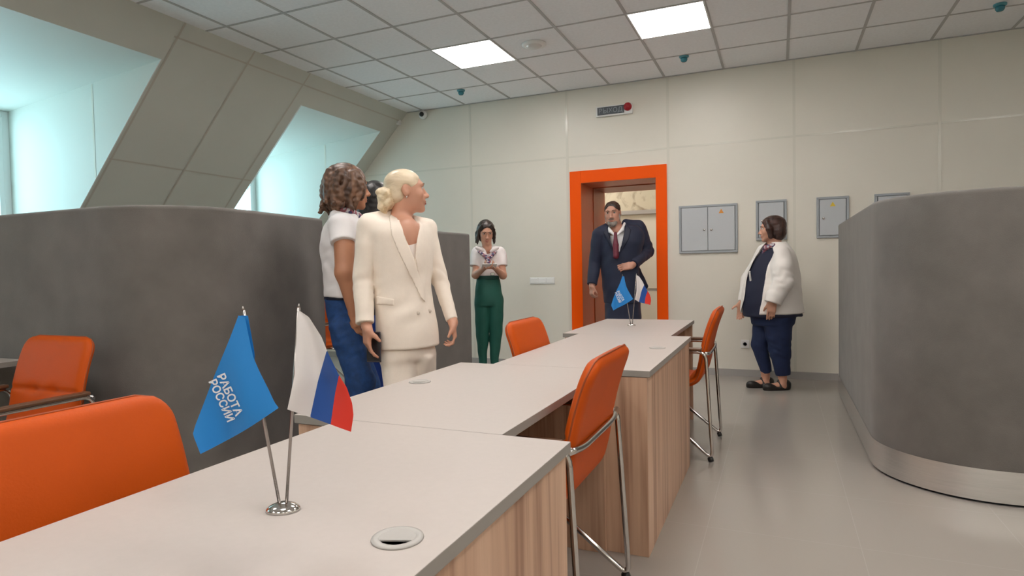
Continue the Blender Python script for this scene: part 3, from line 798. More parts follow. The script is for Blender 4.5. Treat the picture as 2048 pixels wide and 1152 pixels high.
def hair_mat(name, c0, c1, sc_=30, rough=.4, stretch=(1, 1, .22)):
    m = mat(name, c0, rough); nt = m.node_tree; b = nt.nodes['Principled BSDF']
    tc = nt.nodes.new('ShaderNodeTexCoord'); mp = nt.nodes.new('ShaderNodeMapping'); mp.inputs['Scale'].default_value = stretch
    n = nt.nodes.new('ShaderNodeTexNoise'); n.inputs['Scale'].default_value = sc_; n.inputs['Detail'].default_value = 4; n.inputs['Distortion'].default_value = .8
    r = nt.nodes.new('ShaderNodeValToRGB'); r.color_ramp.elements[0].position = .38; r.color_ramp.elements[1].position = .64
    r.color_ramp.elements[0].color = (*c0, 1); r.color_ramp.elements[1].color = (*c1, 1)
    bp = nt.nodes.new('ShaderNodeBump'); bp.inputs['Strength'].default_value = .35; bp.inputs['Distance'].default_value = .01
    nt.links.new(tc.outputs['Object'], mp.inputs[0]); nt.links.new(mp.outputs[0], n.inputs['Vector']); nt.links.new(n.outputs['Fac'], r.inputs[0])
    nt.links.new(r.outputs[0], b.inputs['Base Color']); nt.links.new(n.outputs['Fac'], bp.inputs['Height']); nt.links.new(bp.outputs[0], b.inputs['Normal']); return m

def rotz(a): c, s = math.cos(a), math.sin(a); return np.array([[c, -s, 0], [s, c, 0], [0, 0, 1.]])
def rotx(a): c, s = math.cos(a), math.sin(a); return np.array([[1, 0, 0], [0, c, -s], [0, s, c]])
def roty(a): c, s = math.cos(a), math.sin(a); return np.array([[c, 0, s], [0, 1, 0], [-s, 0, c]])
CAMP = V3(0, 0, CAMZ)
class Person:
    """body frame: x = the person's right, y = ahead, z = up; joints may be read off the photograph at a known distance"""
    def __init__(s, label, px, D, face):
        s.D = D; s.sc = D/FPX
        P = CAMP+D*((px-1024)/FPX*CA+CC); s.P0 = P
        s.pos = V3(P[0], P[1], 0)
        tc = V3(-P[0], -P[1], 0); tc /= np.linalg.norm(tc); rt = V3(-tc[1], tc[0], 0)
        s.tc, s.rt = tc, rt; f = math.radians(face); Fw = math.cos(f)*tc+math.sin(f)*rt
        s.yaw = math.atan2(-Fw[0], Fw[1]); s.face = f; s.Rw = rotz(s.yaw)
        s.e = thing('person', label, 'person', tuple(s.pos), s.yaw)
        s.view = s.Rw.T@tc          # towards the camera, in the body frame
    def L(s, px, py, dd=0.):        # point seen at a pixel, dd metres behind the figure's own distance
        W = CAMP+(s.D+dd)*((px-1024)/FPX*CA-(py-576)/FPX*CB+CC); return s.Rw.T@(W-s.pos)
    def r(s, px): return px*s.sc
    def row(s, py, pl, pr, rho, dd=0.):
        c = s.L((pl+pr)/2, py, dd); wd = (pr-pl)/2*s.sc; a = wd/math.sqrt(math.cos(s.face)**2+rho**2*math.sin(s.face)**2)
        return (c[2], c[0], c[1], a, a*rho)
    def headR(s, ang, pitch=0, tilt=0):   # head direction measured like the body's
        d = math.radians(ang)-s.face; return rotz(d)@rotx(math.radians(pitch))@roty(math.radians(tilt))
    def poly(s, pts, d0, d1):       # prism through a polygon seen by the camera, between two depths (metres, + = farther)
        P = np.array([[p[0]*s.sc, -p[1]*s.sc] for p in pts]); o = s.L(1024, 576); v = s.view
        hx = s.Rw.T@s.rt; ca = s.Rw.T@CA; cb = s.Rw.T@CB; cc_ = s.Rw.T@CC
        base = s.Rw.T@(CAMP-s.pos)
        def fn(X, Y, Z):
            x, y, z = X-base[0], Y-base[1], Z-base[2]
            dep = x*cc_[0]+y*cc_[1]+z*cc_[2]
            a = (x*ca[0]+y*ca[1]+z*ca[2])*s.D/dep+1024*s.sc; b = (x*cb[0]+y*cb[1]+z*cb[2])*s.D/dep-576*s.sc
            dmin = None; ins = np.zeros(np.broadcast(a, b).shape, bool)
            for i in range(len(P)):
                p, q = P[i], P[(i+1) % len(P)]; e = q-p; wx, wy = a-p[0], b-p[1]
                t = np.clip((wx*e[0]+wy*e[1])/(e@e), 0, 1); dd = np.sqrt((wx-e[0]*t)**2+(wy-e[1]*t)**2)
                dmin = dd if dmin is None else np.minimum(dmin, dd)
                c1 = (p[1] <= b) & (q[1] > b); c2 = (p[1] > b) & (q[1] <= b); cr = e[0]*wy-e[1]*wx
                ins ^= (c1 & (cr > 0)) | (c2 & (cr < 0))
            d = np.where(ins, -dmin, dmin); return np.maximum(d, np.maximum(dep-s.D-d1, d0-(dep-s.D)))
        pts3 = [s.L(p[0], p[1], q) for p in pts for q in (d0, d1)]
        return fn, np.min(pts3, 0)-.03, np.max(pts3, 0)+.03

def head(sh, C, R, s=1., male=False, jaw=1., neck=None, nr=.052):
    T = lambda p: C+R@(V3(*p)*s)
    E = lambda c, r, k, RR=None: sh.u(ell(T(c), V3(*r)*s, R if RR is None else R@RR), k*s)
    E((0, -.012, .032), (.071, .092, .075), .01)
    E((0, .020, -.015), (.062, .068, .088), .03)
    E((0, .030, -.068), (.050*jaw, .054, .044), .03)
    E((0, .074, -.102), (.021*jaw, .017, .016), .03)
    for q in (1, -1):
        E((q*.036, .062, -.026), (.022, .020, .022), .025)
        sh.s(ell(T((q*.031, .103, .010)), V3(.017, .016, .011)*s, R), .014*s)
        E((q*.073, -.012, -.004), (.010, .021, .033), .008, rotx(.2))
        sh.s(ell(T((q*.083, -.006, .002)), V3(.006, .009, .014)*s, R), .008*s)
    sh.u(cap(T((-.036, .079, .026)), T((.036, .079, .026)), .011*s, .011*s), .02*s)
    sh.u(cap(T((0, .086, .012)), T((0, .107, -.030)), .0075*s, .0115*s), .012*s)
    E((0, .109, -.033), (.0125, .0125, .0105), .008)
    for q in (1, -1): E((q*.0125, .097, -.037), (.008, .011, .008), .008)
    E((0, .084, -.058), (.026, .014, .012), .012)
    E((0, .0905, -.0625), (.023, .0105, .0055), .005); E((0, .089, -.0735), (.020, .0115, .0065), .005)
    if neck is not None: sh.u(cap(T((0, -.022, -.06)), neck, nr*s, nr*1.12*s), .03)
def face_bits(P, C, R, s, brow, lip=True, lips=M_lip):
    T = lambda p: C+R@(V3(*p)*s)
    for q in (1, -1):
        m = MB().lathe([(0, -.012), (.0085, -.0085), (.012, 0), (.0085, .0085), (0, .012)], n=16)
        m = MB(); n = 10
        prof = [(.012*math.sin(t), -.012*math.cos(t)) for t in np.linspace(0, PI, n)]
        m.lathe(prof, n=16); me = m.build('eye', M_eye, P.e)
        # lathe axis is z: swing it to look ahead
        Rm = R@np.array([[1, 0, 0], [0, 1, 0], [0, 0, 1.]]); me.matrix_local = Matrix.Translation(Vector(T((q*.031, .0775, .010)))) @ Matrix([list(r) for r in (Rm*s)]).to_4x4()
        b = MB().tube([T((q*.012, .094, .026)), T((q*.030, .0935, .032)), T((q*.050, .080, .026))], [.0028*s, .0032*s, .0014*s], 8); b.build('eyebrow', brow, P.e)
        l = MB().tube([T((q*.016, .0862, .0155)), T((q*.031, .0905, .0185)), T((q*.046, .079, .0145))], [.0012*s, .0019*s, .0011*s], 6); l.build('eyelash', M_brow, P.e)
    if lip:
        sh = Shape().u(ell(T((0, .0915, -.0628)), V3(.0215, .0108, .0050)*s, R), .003).u(ell(T((0, .0902, -.0735)), V3(.0185, .0118, .0058)*s, R), .003)
        shape_mesh('lips', sh, lips, P.e, .0022)
def hand(sh, wr, d, n, t, curl=(.5, .5, .5, .5), s=1., thumb=(.5, .75, .25)):
    """wrist, pointing direction, palm normal, thumb side"""
    d, n, t = V3(*d), V3(*n), V3(*t); d /= np.linalg.norm(d); n -= d*(n@d); n /= np.linalg.norm(n); t -= d*(t@d)+n*(t@n); t /= np.linalg.norm(t)
    R = np.stack([t, n, d], 1)
    sh.u(rbox(wr+d*.048*s, V3(.038, .013, .046)*s, R, .012*s), .018)
    sh.u(ell(wr+d*.03*s+t*.024*s+n*.006*s, V3(.019, .015, .03)*s, R), .015)
    for i, (o, l) in enumerate(((.029, .92), (.0095, 1.04), (-.010, .97), (-.0285, .78))):
        p = wr+d*.088*s+t*o*s; a = curl[i]; rr = .0088*s*(1-.06*i)
        for q, (ln, k) in enumerate(((.042, .7), (.026, 1.9), (.021, 2.7))):
            dr = d*math.cos(a*k)+n*math.sin(a*k); e = p+dr*ln*l*s
            sh.u(cap(p, e, rr, rr*.93), .006); p = e; rr *= .93
    p = wr+d*.025*s+t*.033*s; dr = d*thumb[0]+t*thumb[1]+n*thumb[2]; dr /= np.linalg.norm(dr)
    e = p+dr*.040*s; sh.u(cap(p, e, .0125*s, .0105*s), .012)
    dr = dr+d*.5+n*.25; dr /= np.linalg.norm(dr); sh.u(cap(e, e+dr*.030*s, .0105*s, .0085*s), .006)
def limb(sh, pts, rs, k=.02, flat=False):
    for i in range(len(pts)-1): sh.u(cap(pts[i], pts[i+1], rs[i], rs[i+1], flat and i == len(pts)-2), k)
def wrinkle(amp, f, ph=0.):
    def fn(X, Y, Z): return amp*(np.sin(f*(Z*1.0+.35*X)+2.2*np.sin(f*.31*(X-Y)+ph)+ph)*.6+np.sin(f*.57*(Z-.8*X+.6*Y)+1.3+ph)*.4)
    return fn
def local_wrinkle(amp, f, c, rad, dirv, ph=0.):
    c = V3(*c); dv = V3(*dirv); dv /= np.linalg.norm(dv)
    def fn(X, Y, Z):
        w = np.exp(-((X-c[0])**2+(Y-c[1])**2+(Z-c[2])**2)/rad**2)
        return amp*w*np.sin(f*(X*dv[0]+Y*dv[1]+Z*dv[2])+1.5*np.sin(f*.4*(X-Z+Y))+ph)
    return fn
def torso(sh, P, J, g=1.):
    """plain covered trunk, pelvis and legs joined to the visible parts"""
    ch = (J['shR']+J['shL'])/2
    sh.u(cap(J['shR'], J['shL'], .045*g, .045*g), .03)
    sh.u(ell(ch+V3(0, 0, -.10), (.125*g, .075*g, .15*g)), .04)
    hp = (J['hipR']+J['hipL'])/2
    sh.u(cap(ch+V3(0, 0, -.14), hp+V3(0, 0, .05), .08*g, .085*g), .05)
    sh.u(cap(J['hipR'], J['hipL'], .08*g, .08*g), .04)
    for q in 'RL': limb(sh, [J['hip'+q], J['kn'+q], J['an'+q]], [.068*g, .043*g, .030*g], .03); limb(sh, [J['an'+q], J['an'+q]+V3(0, .12, -.035)], [.032, .022], .02)
def feet(P, J, m, h=.03):
    for q in 'RL':
        a = J['an'+q]; z0 = 0.
        sh = Shape().u(loft([(z0, a[0], a[1]+.06, .042, .128), (z0+.02, a[0], a[1]+.06, .043, .128), (z0+.05, a[0], a[1]+.02, .038, .09), (z0+.085, a[0], a[1]-.01, .036, .05)], .008), .01)
        shape_mesh('shoe', sh, m, P.e, .006)

# ---- the woman in the cream suit
M_cream = mat('cream_suiting', (.86, .78, .685), .75, noise=.015, nscale=40, sheen=.15, bump=.05, bscale=300)
M_camisole = mat('white_camisole', (.76, .70, .66), .5)
def blonde():
    P = Person('blonde woman in a cream double-breasted trouser suit walking past the desks', 808, 3.05, 38)
    J = dict(shR=P.L(738, 455, -.10), shL=P.L(851, 463, .10), hipR=P.L(785, 700, -.06), hipL=P.L(848, 700, .06))
    J['elR'] = P.L(726, 562, -.10); J['wrR'] = P.L(733, 652, -.16); J['elL'] = P.L(880, 562, .13); J['wrL'] = P.L(906, 645, .06)
    z = lambda q, y: V3(q[0], y, 0)
    J['knR'] = J['hipR']*V3(1, 1, 0)+V3(0, .06, .47); J['knL'] = J['hipL']*V3(1, 1, 0)+V3(0, -.02, .47)
    J['anR'] = J['knR']*V3(1, 1, 0)+V3(0, -.02, .09); J['anL'] = J['knL']*V3(1, 1, 0)+V3(0, -.12, .09)
    C = P.L(812, 382, .0); R = P.headR(97, 4)
    nb = P.L(800, 452, .01)
    b = Shape(); head(b, C, R, .93, neck=nb, nr=.050, jaw=.95); Tb = Shape(); torso(Tb, P, J, .88)
    b.u(cap(nb, (J['shR']+J['shL'])/2, .056, .06), .04)
    b.u(ell(P.L(814, 470, -.055), (.085, .05, .085)), .04)
    for q in 'RL': limb(b, [J['sh'+q], J['el'+q], J['wr'+q]], [.042, .034, .026], .02)
    lat = P.Rw.T@P.rt; tow = P.view
    hand(b, J['wrR'], (.02*lat+V3(0, 0, -1)), lat*.75-tow*.3, tow, (.35, .5, .55, .6), .95, (.6, .35, .6))
    hand(b, J['wrL'], (.10*lat+V3(0, 0, -1)+.15*tow), -lat*.8-tow*.1, tow*.9-lat*.2, (.62, .75, .85, .9), .84, (.8, .25, .5))
    late = lambda cl: (b.x(Tb, cl), shape_mesh('body', b, M_skin, P.e, .0050, fine=(1.36, .0042)))
    face_bits(P, C, R, .93, M_browl)
    # slicked-back hair with a full chignon
    T = lambda p: C+R@(V3(*p)*.93)
    h = Shape().u(ell(T((0, -.016, .037)), V3(.080, .099, .080)*.93, R), .01).u(ell(T((0, -.045, -.012)), V3(.072, .062, .062)*.93, R), .02)
    h.s(ell(T((0, .112, -.025)), V3(.090, .078, .098)*.93, R), .012).s(ell(T((0, .022, -.060)), V3(.095, .055, .066)*.93, R), .012)
    for q in (1, -1): h.s(ell(T((q*.075, -.006, -.008)), V3(.026, .024, .034)*.93, R), .008)
    shape_mesh('hair', h, hair_mat('platinum_hair', (.62, .50, .34), (.80, .68, .50), 26, .35, (.5, .25, 1)), P.e, .004, smooth=2)
    bun = Shape(); rnd = random.Random(3)
    cb_ = (0, -.104, -.032)
    bun.u(ell(T(cb_), V3(.058, .050, .062)*.93, R), .01)
    for i in range(11):
        a = i*2.4; rr = .034+.010*(i % 3); p = (cb_[0]+rr*math.cos(a)*.9, cb_[1]-.016+.018*math.sin(i*1.7), cb_[2]+rr*1.1*math.sin(a))
        bun.u(ell(T(p), V3(.026, .021, .020)*.93, R@rotx(i*.9)@rotz(i*.6)), .012)
    bun.d(wrinkle(.0016, 230))
    shape_mesh('chignon', bun, hair_mat('pale_bun_hair', (.60, .47, .29), (.80, .67, .47), 45, .5, (1, .4, 1)), P.e, .0036)
    er = MB().tube([T((.078, -.010, -.034)), T((.079, -.010, -.046))], .003, 8); er.build('earring', M_chrome, P.e)
    # camisole, jacket, trousers
    c = Shape().u(loft([P.row(600, 765, 855, .7, .0), P.row(520, 758, 862, .7, .0), P.row(470, 768, 860, .6, -.005)], .02), .02)
    c.s(P.poly([(800, 430), (850, 430), (836, 478), (829, 486), (818, 478)], -.4, .0), .006)
    shape_mesh('camisole', c, M_camisole, P.e, .006)
    jk = Shape()
    jk.u(loft([P.row(694, 757, 880, .68, .0), P.row(660, 754, 877, .68), P.row(620, 752, 870, .68), P.row(570, 749, 863, .70), P.row(530, 744, 866, .70), P.row(490, 738, 868, .66), P.row(462, 735, 866, .58), P.row(446, 746, 858, .5)], .010), .02)
    jk.u(cap(P.L(737, 448, -.10), P.L(857, 456, .10), P.r(17), P.r(15)), .04)
    jk.u(cap(P.L(790, 425, .035), P.L(735, 441, -.07), P.r(9), P.r(14)), .03).u(cap(P.L(815, 436, .04), P.L(857, 452, .09), P.r(9), P.r(13)), .03)
    jk.u(ell(P.L(797, 443, .055), (.085, .045, .05)), .03)
    limb(jk, [P.L(736, 455, -.10), P.L(733, 490, -.105)], [P.r(22), P.r(21)], .02); limb(jk, [P.L(733, 490, -.105), J['elR'], P.L(730, 647, -.165)], [P.r(21), P.r(19.5), P.r(17.5)], .004, True)
    limb(jk, [P.L(853, 460, .10), P.L(862, 495, .11)], [P.r(20), P.r(19)], .015); limb(jk, [P.L(862, 495, .11), J['elL'], P.L(904, 640, .065)], [P.r(19), P.r(17), P.r(12.5)], .004, True)
    jk.s(cap(P.L(806, 400, .0), P.L(806, 446, .012), .046, .054), .006)
    jk.s(P.poly([(799, 415), (845, 415), (838, 470), (833, 505), (829, 520), (812, 478)], -.4, -.005), .008)
    jk.d(local_wrinkle(.0034, 75, J['elR'], .11, (.7, .3, .8))).d(local_wrinkle(.0034, 80, J['elL'], .11, (-.7, -.3, .8), 1.)).d(local_wrinkle(.0045, 50, P.L(822, 590, -.13), .13, (.7, 0, .7))).d(wrinkle(.0014, 30))
    jk.d(local_wrinkle(.0018, 80, J['wrR']+V3(0, 0, .12), .08, (.5, .2, .9), .6))
    shape_mesh('jacket', jk, M_cream, P.e, .0050)
    def overlay(name, base, poly_, off, d0, d1, m, rr=.0045):
        q = base.copy(); q.d(lambda X, Y, Z: -off+0*X); f, lo, hi = P.poly(poly_, d0, d1); q.i(lambda X, Y, Z: f(X, Y, Z))
        return shape_mesh(name, q, m, P.e, rr, (lo, hi))
    overlay('lapel', jk, [(797, 418), (778, 432), (783, 470), (795, 500), (842, 596), (851, 604), (846, 572), (826, 515), (808, 470)], .007, -.4, .03, M_cream)
    overlay('lapel', jk, [(838, 440), (846, 450), (853, 500), (852, 560), (850, 604), (838, 560), (831, 515), (833, 480)], .006, -.4, .03, M_cream)
    overlay('pocket_flap', jk, [(752, 592), (788, 598), (788, 611), (752, 609)], .006, -.4, .0, M_cream)
    def surf(shape, px, py):
        for q in np.arange(-.45, .1, .002):
            v = P.L(px, py, q)
            if shape.eval([np.array([t], np.float32) for t in v])[0, 0, 0] < 0: return P.L(px, py, q-.002)
        return P.L(px, py, 0)
    bt = MB(); bt.lathe([(0, .004), (.008, .004), (.010, .001), (.010, -.004)][::-1], n=18)
    def button(px, py):
        d = -.25
        p = surf(jk, px, py)
        o = bt.build('button', mat('cream_button', (.62, .55, .47), .3) if 'cream_button' not in bpy.data.materials else bpy.data.materials['cream_button'], P.e)
        z = Vector(P.view); o.matrix_local = Matrix.Translation(Vector(p)) @ z.to_track_quat('Z', 'Y').to_matrix().to_4x4(); return o
    tr = Shape()
    tr.u(loft([P.row(722, 760, 867, .72), P.row(690, 758, 868, .75), P.row(660, 760, 868, .75), P.row(610, 765, 855, .75)], .03), .02)
    tr.u(loft([P.row(840, 788, 834, 1.2, -.04), P.row(780, 783, 833, 1.25, -.04), P.row(740, 770, 832, 1.3, -.03), P.row(705, 760, 832, 1.35, -.02)], .03), .012)
    tr.u(loft([P.row(840, 808, 852, 1.2, .04), P.row(780, 806, 853, 1.25, .04), P.row(740, 800, 860, 1.3, .03), P.row(705, 796, 867, 1.35, .02)], .03), .012)
    for q, w_ in (('R', 1), ('L', 1)):
        limb(tr, [J['hip'+q]+V3(0, 0, -.02), J['kn'+q], J['an'+q]+V3(0, 0, -.01)], [.06, .07, .085], .03, True)
    tr.d(wrinkle(.0018, 38))
    shape_mesh('trousers', tr, M_cream, P.e, .0065)
    feet(P, J, mat('cream_shoe_leather', (.62, .55, .47), .4))
    late([jk, tr, c])
    # phone held in the right hand: a separate thing
    hp = J['wrR']+V3(0, 0, -.10)+lat*.03-tow*.005
    W = P.pos+P.Rw@hp
    t = thing('smartphone', 'dark phone held in the cream-suited woman\'s lowered hand', 'phone', tuple(W), P.yaw+.5)
    MB().box(-.004, .004, -.036, .036, -.072, .072).build('case', mat('phone_case', (.05, .045, .06), .25), t, .003)
    MB().box(.0041, .0046, -.033, .033, -.066, .066).build('display', mat('phone_glass', (.02, .02, .025), .08), t)
    return P, jk, button
P_b, jk_b, btn = blonde()
btn(859, 622); btn(836, 626)

# ---- the brown-haired woman in the white blouse and jeans
M_blouse = mat('white_blouse', (.84, .83, .85), .7, sheen=.2, bump=.05, bscale=200)
M_jeans = mat('blue_denim', (.012, .055, .19), .8, noise=.25, nscale=30, bump=.1, bscale=250)
def scarf_mat():
    m = mat('patterned_scarf', (.2, .15, .2), .6); nt = m.node_tree; b = nt.nodes['Principled BSDF']
    tc = nt.nodes.new('ShaderNodeTexCoord'); v = nt.nodes.new('ShaderNodeTexVoronoi'); v.inputs['Scale'].default_value = 70
    r = nt.nodes.new('ShaderNodeValToRGB'); e = r.color_ramp.elements; r.color_ramp.interpolation = 'CONSTANT'
    e[0].color = (.05, .04, .12, 1); e[1].color = (.32, .10, .13, 1); e[1].position = .35; k = e.new(.62); k.color = (.55, .52, .55, 1)
    nt.links.new(tc.outputs['Object'], v.inputs['Vector']); nt.links.new(v.outputs['Color'], r.inputs[0]); nt.links.new(r.outputs[0], b.inputs['Base Color']); return m
M_scarf = scarf_mat()
def brunette():
    P = Person('brown wavy-haired woman in white short-sleeved blouse and blue jeans, seen from behind', 690, 3.35, 118)
    J = dict(shR=P.L(690, 455, -.12), shL=P.L(690, 455, .14), hipR=P.L(690, 640, -.07), hipL=P.L(688, 640, .09))
    J['elR'] = P.L(690, 545, -.17); J['wrR'] = P.L(708, 620, -.13); J['elL'] = P.L(715, 545, .17); J['wrL'] = P.L(735, 590, .05)
    J['knR'] = P.L(722, 770, -.10); J['knL'] = P.L(735, 775, .08)
    for q in 'RL': J['an'+q] = J['kn'+q]*V3(1, 1, 0)+V3(0, -.03, .085)
    C = P.L(697, 374, 0); R = P.headR(104, -2)
    nb = P.L(686, 432, .01)
    b = Shape(); head(b, C, R, 1.0, neck=nb, nr=.05); Tb = Shape(); torso(Tb, P, J, .85)
    b.u(cap(nb, (J['shR']+J['shL'])/2, .056, .06), .04)
    for q in 'RL': limb(b, [J['sh'+q], J['el'+q], J['wr'+q]], [.046, .041, .028], .02)
    limb(b, [P.L(687, 470, -.13), P.L(689, 545, -.17), P.L(706, 612, -.13)], [P.r(19), P.r(16.5), P.r(11)], .02)
    lat = P.Rw.T@P.rt; tow = P.view
    hand(b, J['wrR'], lat*.35+V3(0, 0, -1), -tow, lat, (.3, .35, .4, .4), .95)
    hand(b, J['wrL'], lat*.9+V3(0, 0, .2), V3(0, 0, -1)+tow*.4, tow, (.4, .5, .5, .5), .95)
    late = lambda cl: (b.x(Tb, cl), shape_mesh('body', b, M_skin2, P.e, .0055, fine=(1.4, .0045)))
    face_bits(P, C, R, 1.0, M_brow)
    h = Shape()
    T = lambda p: C+R@V3(*p)
    h.u(ell(T((0, -.020, .040)), (.092, .110, .088), R), .01)
    h.u(ell(T((0, -.052, -.035)), (.098, .088, .105), R), .03)
    rnd = random.Random(7)
    for i in range(34):       # wavy locks
        a = -2.75+5.5*i/33; rr = .082+.012*rnd.random()
        p0 = (rr*math.sin(a), -.022-rr*.98*math.cos(a), .045+.03*rnd.random()); pts = [T(p0)]; ph = rnd.random()*6
        n = 7; ln = .165+.05*rnd.random() if abs(a) < 2.1 else .12+.03*rnd.random()
        for k in range(1, n+1):
            t = k/n; wv = .016*math.sin(ph+t*7); fl_ = 1+.28*math.sin(PI*min(1, t*1.0))-.10*t
            pts.append(T((p0[0]*fl_+wv*math.cos(a), -.022+(p0[1]+.022)*fl_+wv*math.sin(a), p0[2]-ln*t)))
        limb(h, pts, [.017, .017, .0165, .016, .015, .0135, .011, .006], .008)
    for i in range(9):        # flicked ends
        a = -1.6+3.2*i/8; s0 = .105
        p = T((s0*math.sin(a), -.03-s0*math.cos(a), -.07-.05*rnd.random())); q = T((1.2*s0*math.sin(a+.2), -.03-1.2*s0*math.cos(a+.2), -.085-.06*rnd.random())); limb(h, [p, (p+q)/2+V3(0, 0, -.012), q], [.014, .011, .004], .008)
    h.s(ell(T((0, .135, -.035)), (.078, .075, .105), R), .012)
    h.d(wrinkle(.0018, 210))
    shape_mesh('hair', h, hair_mat('brown_highlighted_hair', (.045, .020, .011), (.20, .105, .062), 22, .42, (1, 1, .35)), P.e, .0042)
    bl = Shape()
    bl.u(loft([P.row(594, 649, 724, .72), P.row(560, 648, 722, .70), P.row(520, 643, 725, .66), P.row(480, 641, 728, .62), P.row(452, 648, 724, .56), P.row(428, 664, 712, .5)], .008), .02)
    bl.u(cap(P.L(672, 432, -.08), P.L(672, 432, .10), P.r(13), P.r(13)), .03)
    limb(bl, [P.L(684, 452, -.11), P.L(687, 486, -.15)], [P.r(27), P.r(24)], .02, True)
    limb(bl, [P.L(690, 452, .13), P.L(705, 490, .17)], [P.r(26), P.r(22)], .02, True)
    bl.s(cap(P.L(690, 395, 0), P.L(689, 432, 0), .05, .056), .006)
    bl.d(wrinkle(.0022, 55)).d(local_wrinkle(.004, 75, P.L(680, 540, -.1), .14, (.3, .2, 1)))
    shape_mesh('blouse', bl, M_blouse, P.e, .0055)
    sc_ = Shape(); limb(sc_, [P.L(676, 420, -.075), P.L(700, 421, -.08), P.L(716, 432, -.03), P.L(722, 450, .03)], [.013, .017, .018, .012], .012); limb(sc_, [P.L(676, 420, -.075), P.L(664, 420, .0), P.L(676, 420, .085), P.L(706, 428, .09), P.L(722, 450, .03), P.L(726, 470, .03)], [.013, .013, .014, .016, .016, .008], .012)
    shape_mesh('neck_scarf', sc_, M_scarf, P.e, .005)
    je = Shape()
    je.u(loft([P.row(700, 672, 738, .9, .01), P.row(665, 662, 728, .9, .01), P.row(640, 657, 720, .88, .01), P.row(615, 652, 712, .8, .01), P.row(592, 650, 706, .75, .01)], .012), .02)
    limb(je, [P.L(692, 660, -.06), P.L(722, 765, -.09), J['anR']], [P.r(32), P.r(26), .052], .03, True)
    limb(je, [P.L(700, 660, .09), P.L(735, 770, .09), J['anL']], [P.r(29), P.r(24), .052], .03, True)
    je.d(wrinkle(.0028, 60)).d(local_wrinkle(.004, 90, P.L(690, 680, -.1), .12, (.2, .2, 1)))
    shape_mesh('jeans', je, M_jeans, P.e, .006)
    be = Shape().u(loft([P.row(600, 649, 708, .76, .01), P.row(592, 648.5, 707, .76, .01)], .003), .01); shape_mesh('belt', be, mat('dark_belt', (.01, .015, .04), .5), P.e, .006)
    late([bl, je])
    feet(P, J, M_black)
brunette()

# ---- the dark-haired person hidden between those two
def hidden():
    P = Person('black-haired person in bright blue trousers hidden between the two women', 752, 3.78, 165)
    J = dict(shR=P.L(800, 470, -.02), shL=P.L(708, 470, .02), hipR=P.L(772, 650, 0), hipL=P.L(736, 650, 0))
    J['elR'] = P.L(808, 555, .05); J['wrR'] = P.L(800, 620, .12); J['elL'] = P.L(702, 555, .05); J['wrL'] = P.L(712, 620, .12)
    J['knR'] = P.L(774, 745, .0); J['knL'] = P.L(738, 745, .0)
    for q in 'RL': J['an'+q] = J['kn'+q]*V3(1, 1, 0)+V3(0, -.03, .085)
    C = P.L(752, 406, 0); R = P.headR(165, 0); nb = P.L(752, 460, 0)
    b = Shape(); head(b, C, R, .98, neck=nb); Tb = Shape(); torso(Tb, P, J, .85)
    lat = P.Rw.T@P.rt; tow = P.view
    for q in 'RL': limb(b, [J['sh'+q], J['el'+q], J['wr'+q]], [.044, .036, .027], .02)
    hand(b, J['wrR'], V3(0, .3, -1), -lat, V3(0, 1, .3), s=.95); hand(b, J['wrL'], V3(0, .3, -1), lat, V3(0, 1, .3), s=.95)
    late = lambda cl: (b.x(Tb, cl), shape_mesh('body', b, M_skin, P.e, .0075))
    face_bits(P, C, R, .98, M_brow)
    T = lambda p: C+R@V3(*p)
    h = Shape().u(ell(T((0, -.018, .042)), (.092, .110, .092), R), .01).u(ell(T((0, -.055, -.05)), (.105, .075, .13), R), .03).u(ell(T((0, -.075, -.13)), (.095, .05, .09), R), .03)
    h.s(ell(T((0, .135, -.035)), (.075, .075, .105), R), .012).d(wrinkle(.0015, 200))
    shape_mesh('hair', h, hair_mat('black_hair', (.006, .005, .006), (.02, .018, .018), 30), P.e, .006)
    tp = Shape().u(loft([P.row(640, 712, 796, .68), P.row(580, 714, 794, .66), P.row(510, 706, 802, .6), P.row(476, 712, 796, .52), P.row(462, 730, 776, .5)], .01), .02)
    for q, x in (('R', 1), ('L', -1)): limb(tp, [J['sh'+q], J['el'+q], J['wr'+q]], [.062, .052, .042], .02, True)
    tp.s(cap(P.L(752, 430, 0), P.L(752, 462, 0), .05, .055), .006)
    shape_mesh('dark_top', tp, mat('dark_knit', (.015, .015, .02), .8), P.e, .008)
    M_tr = mat('bright_blue_cloth', (.008, .05, .30), .65, noise=.1, nscale=12)
    tr = Shape().u(loft([P.row(680, 716, 796, .8), P.row(625, 718, 790, .75)], .02), .02)
    for q, x in (('R', 1), ('L', -1)): limb(tr, [J['hip'+q], J['kn'+q], J['an'+q]], [.10, .085, .09], .03, True)
    tr.d(wrinkle(.003, 45))
    shape_mesh('trousers', tr, M_tr, P.e, .008)
    late([tp, tr])
    feet(P, J, M_black)
hidden()

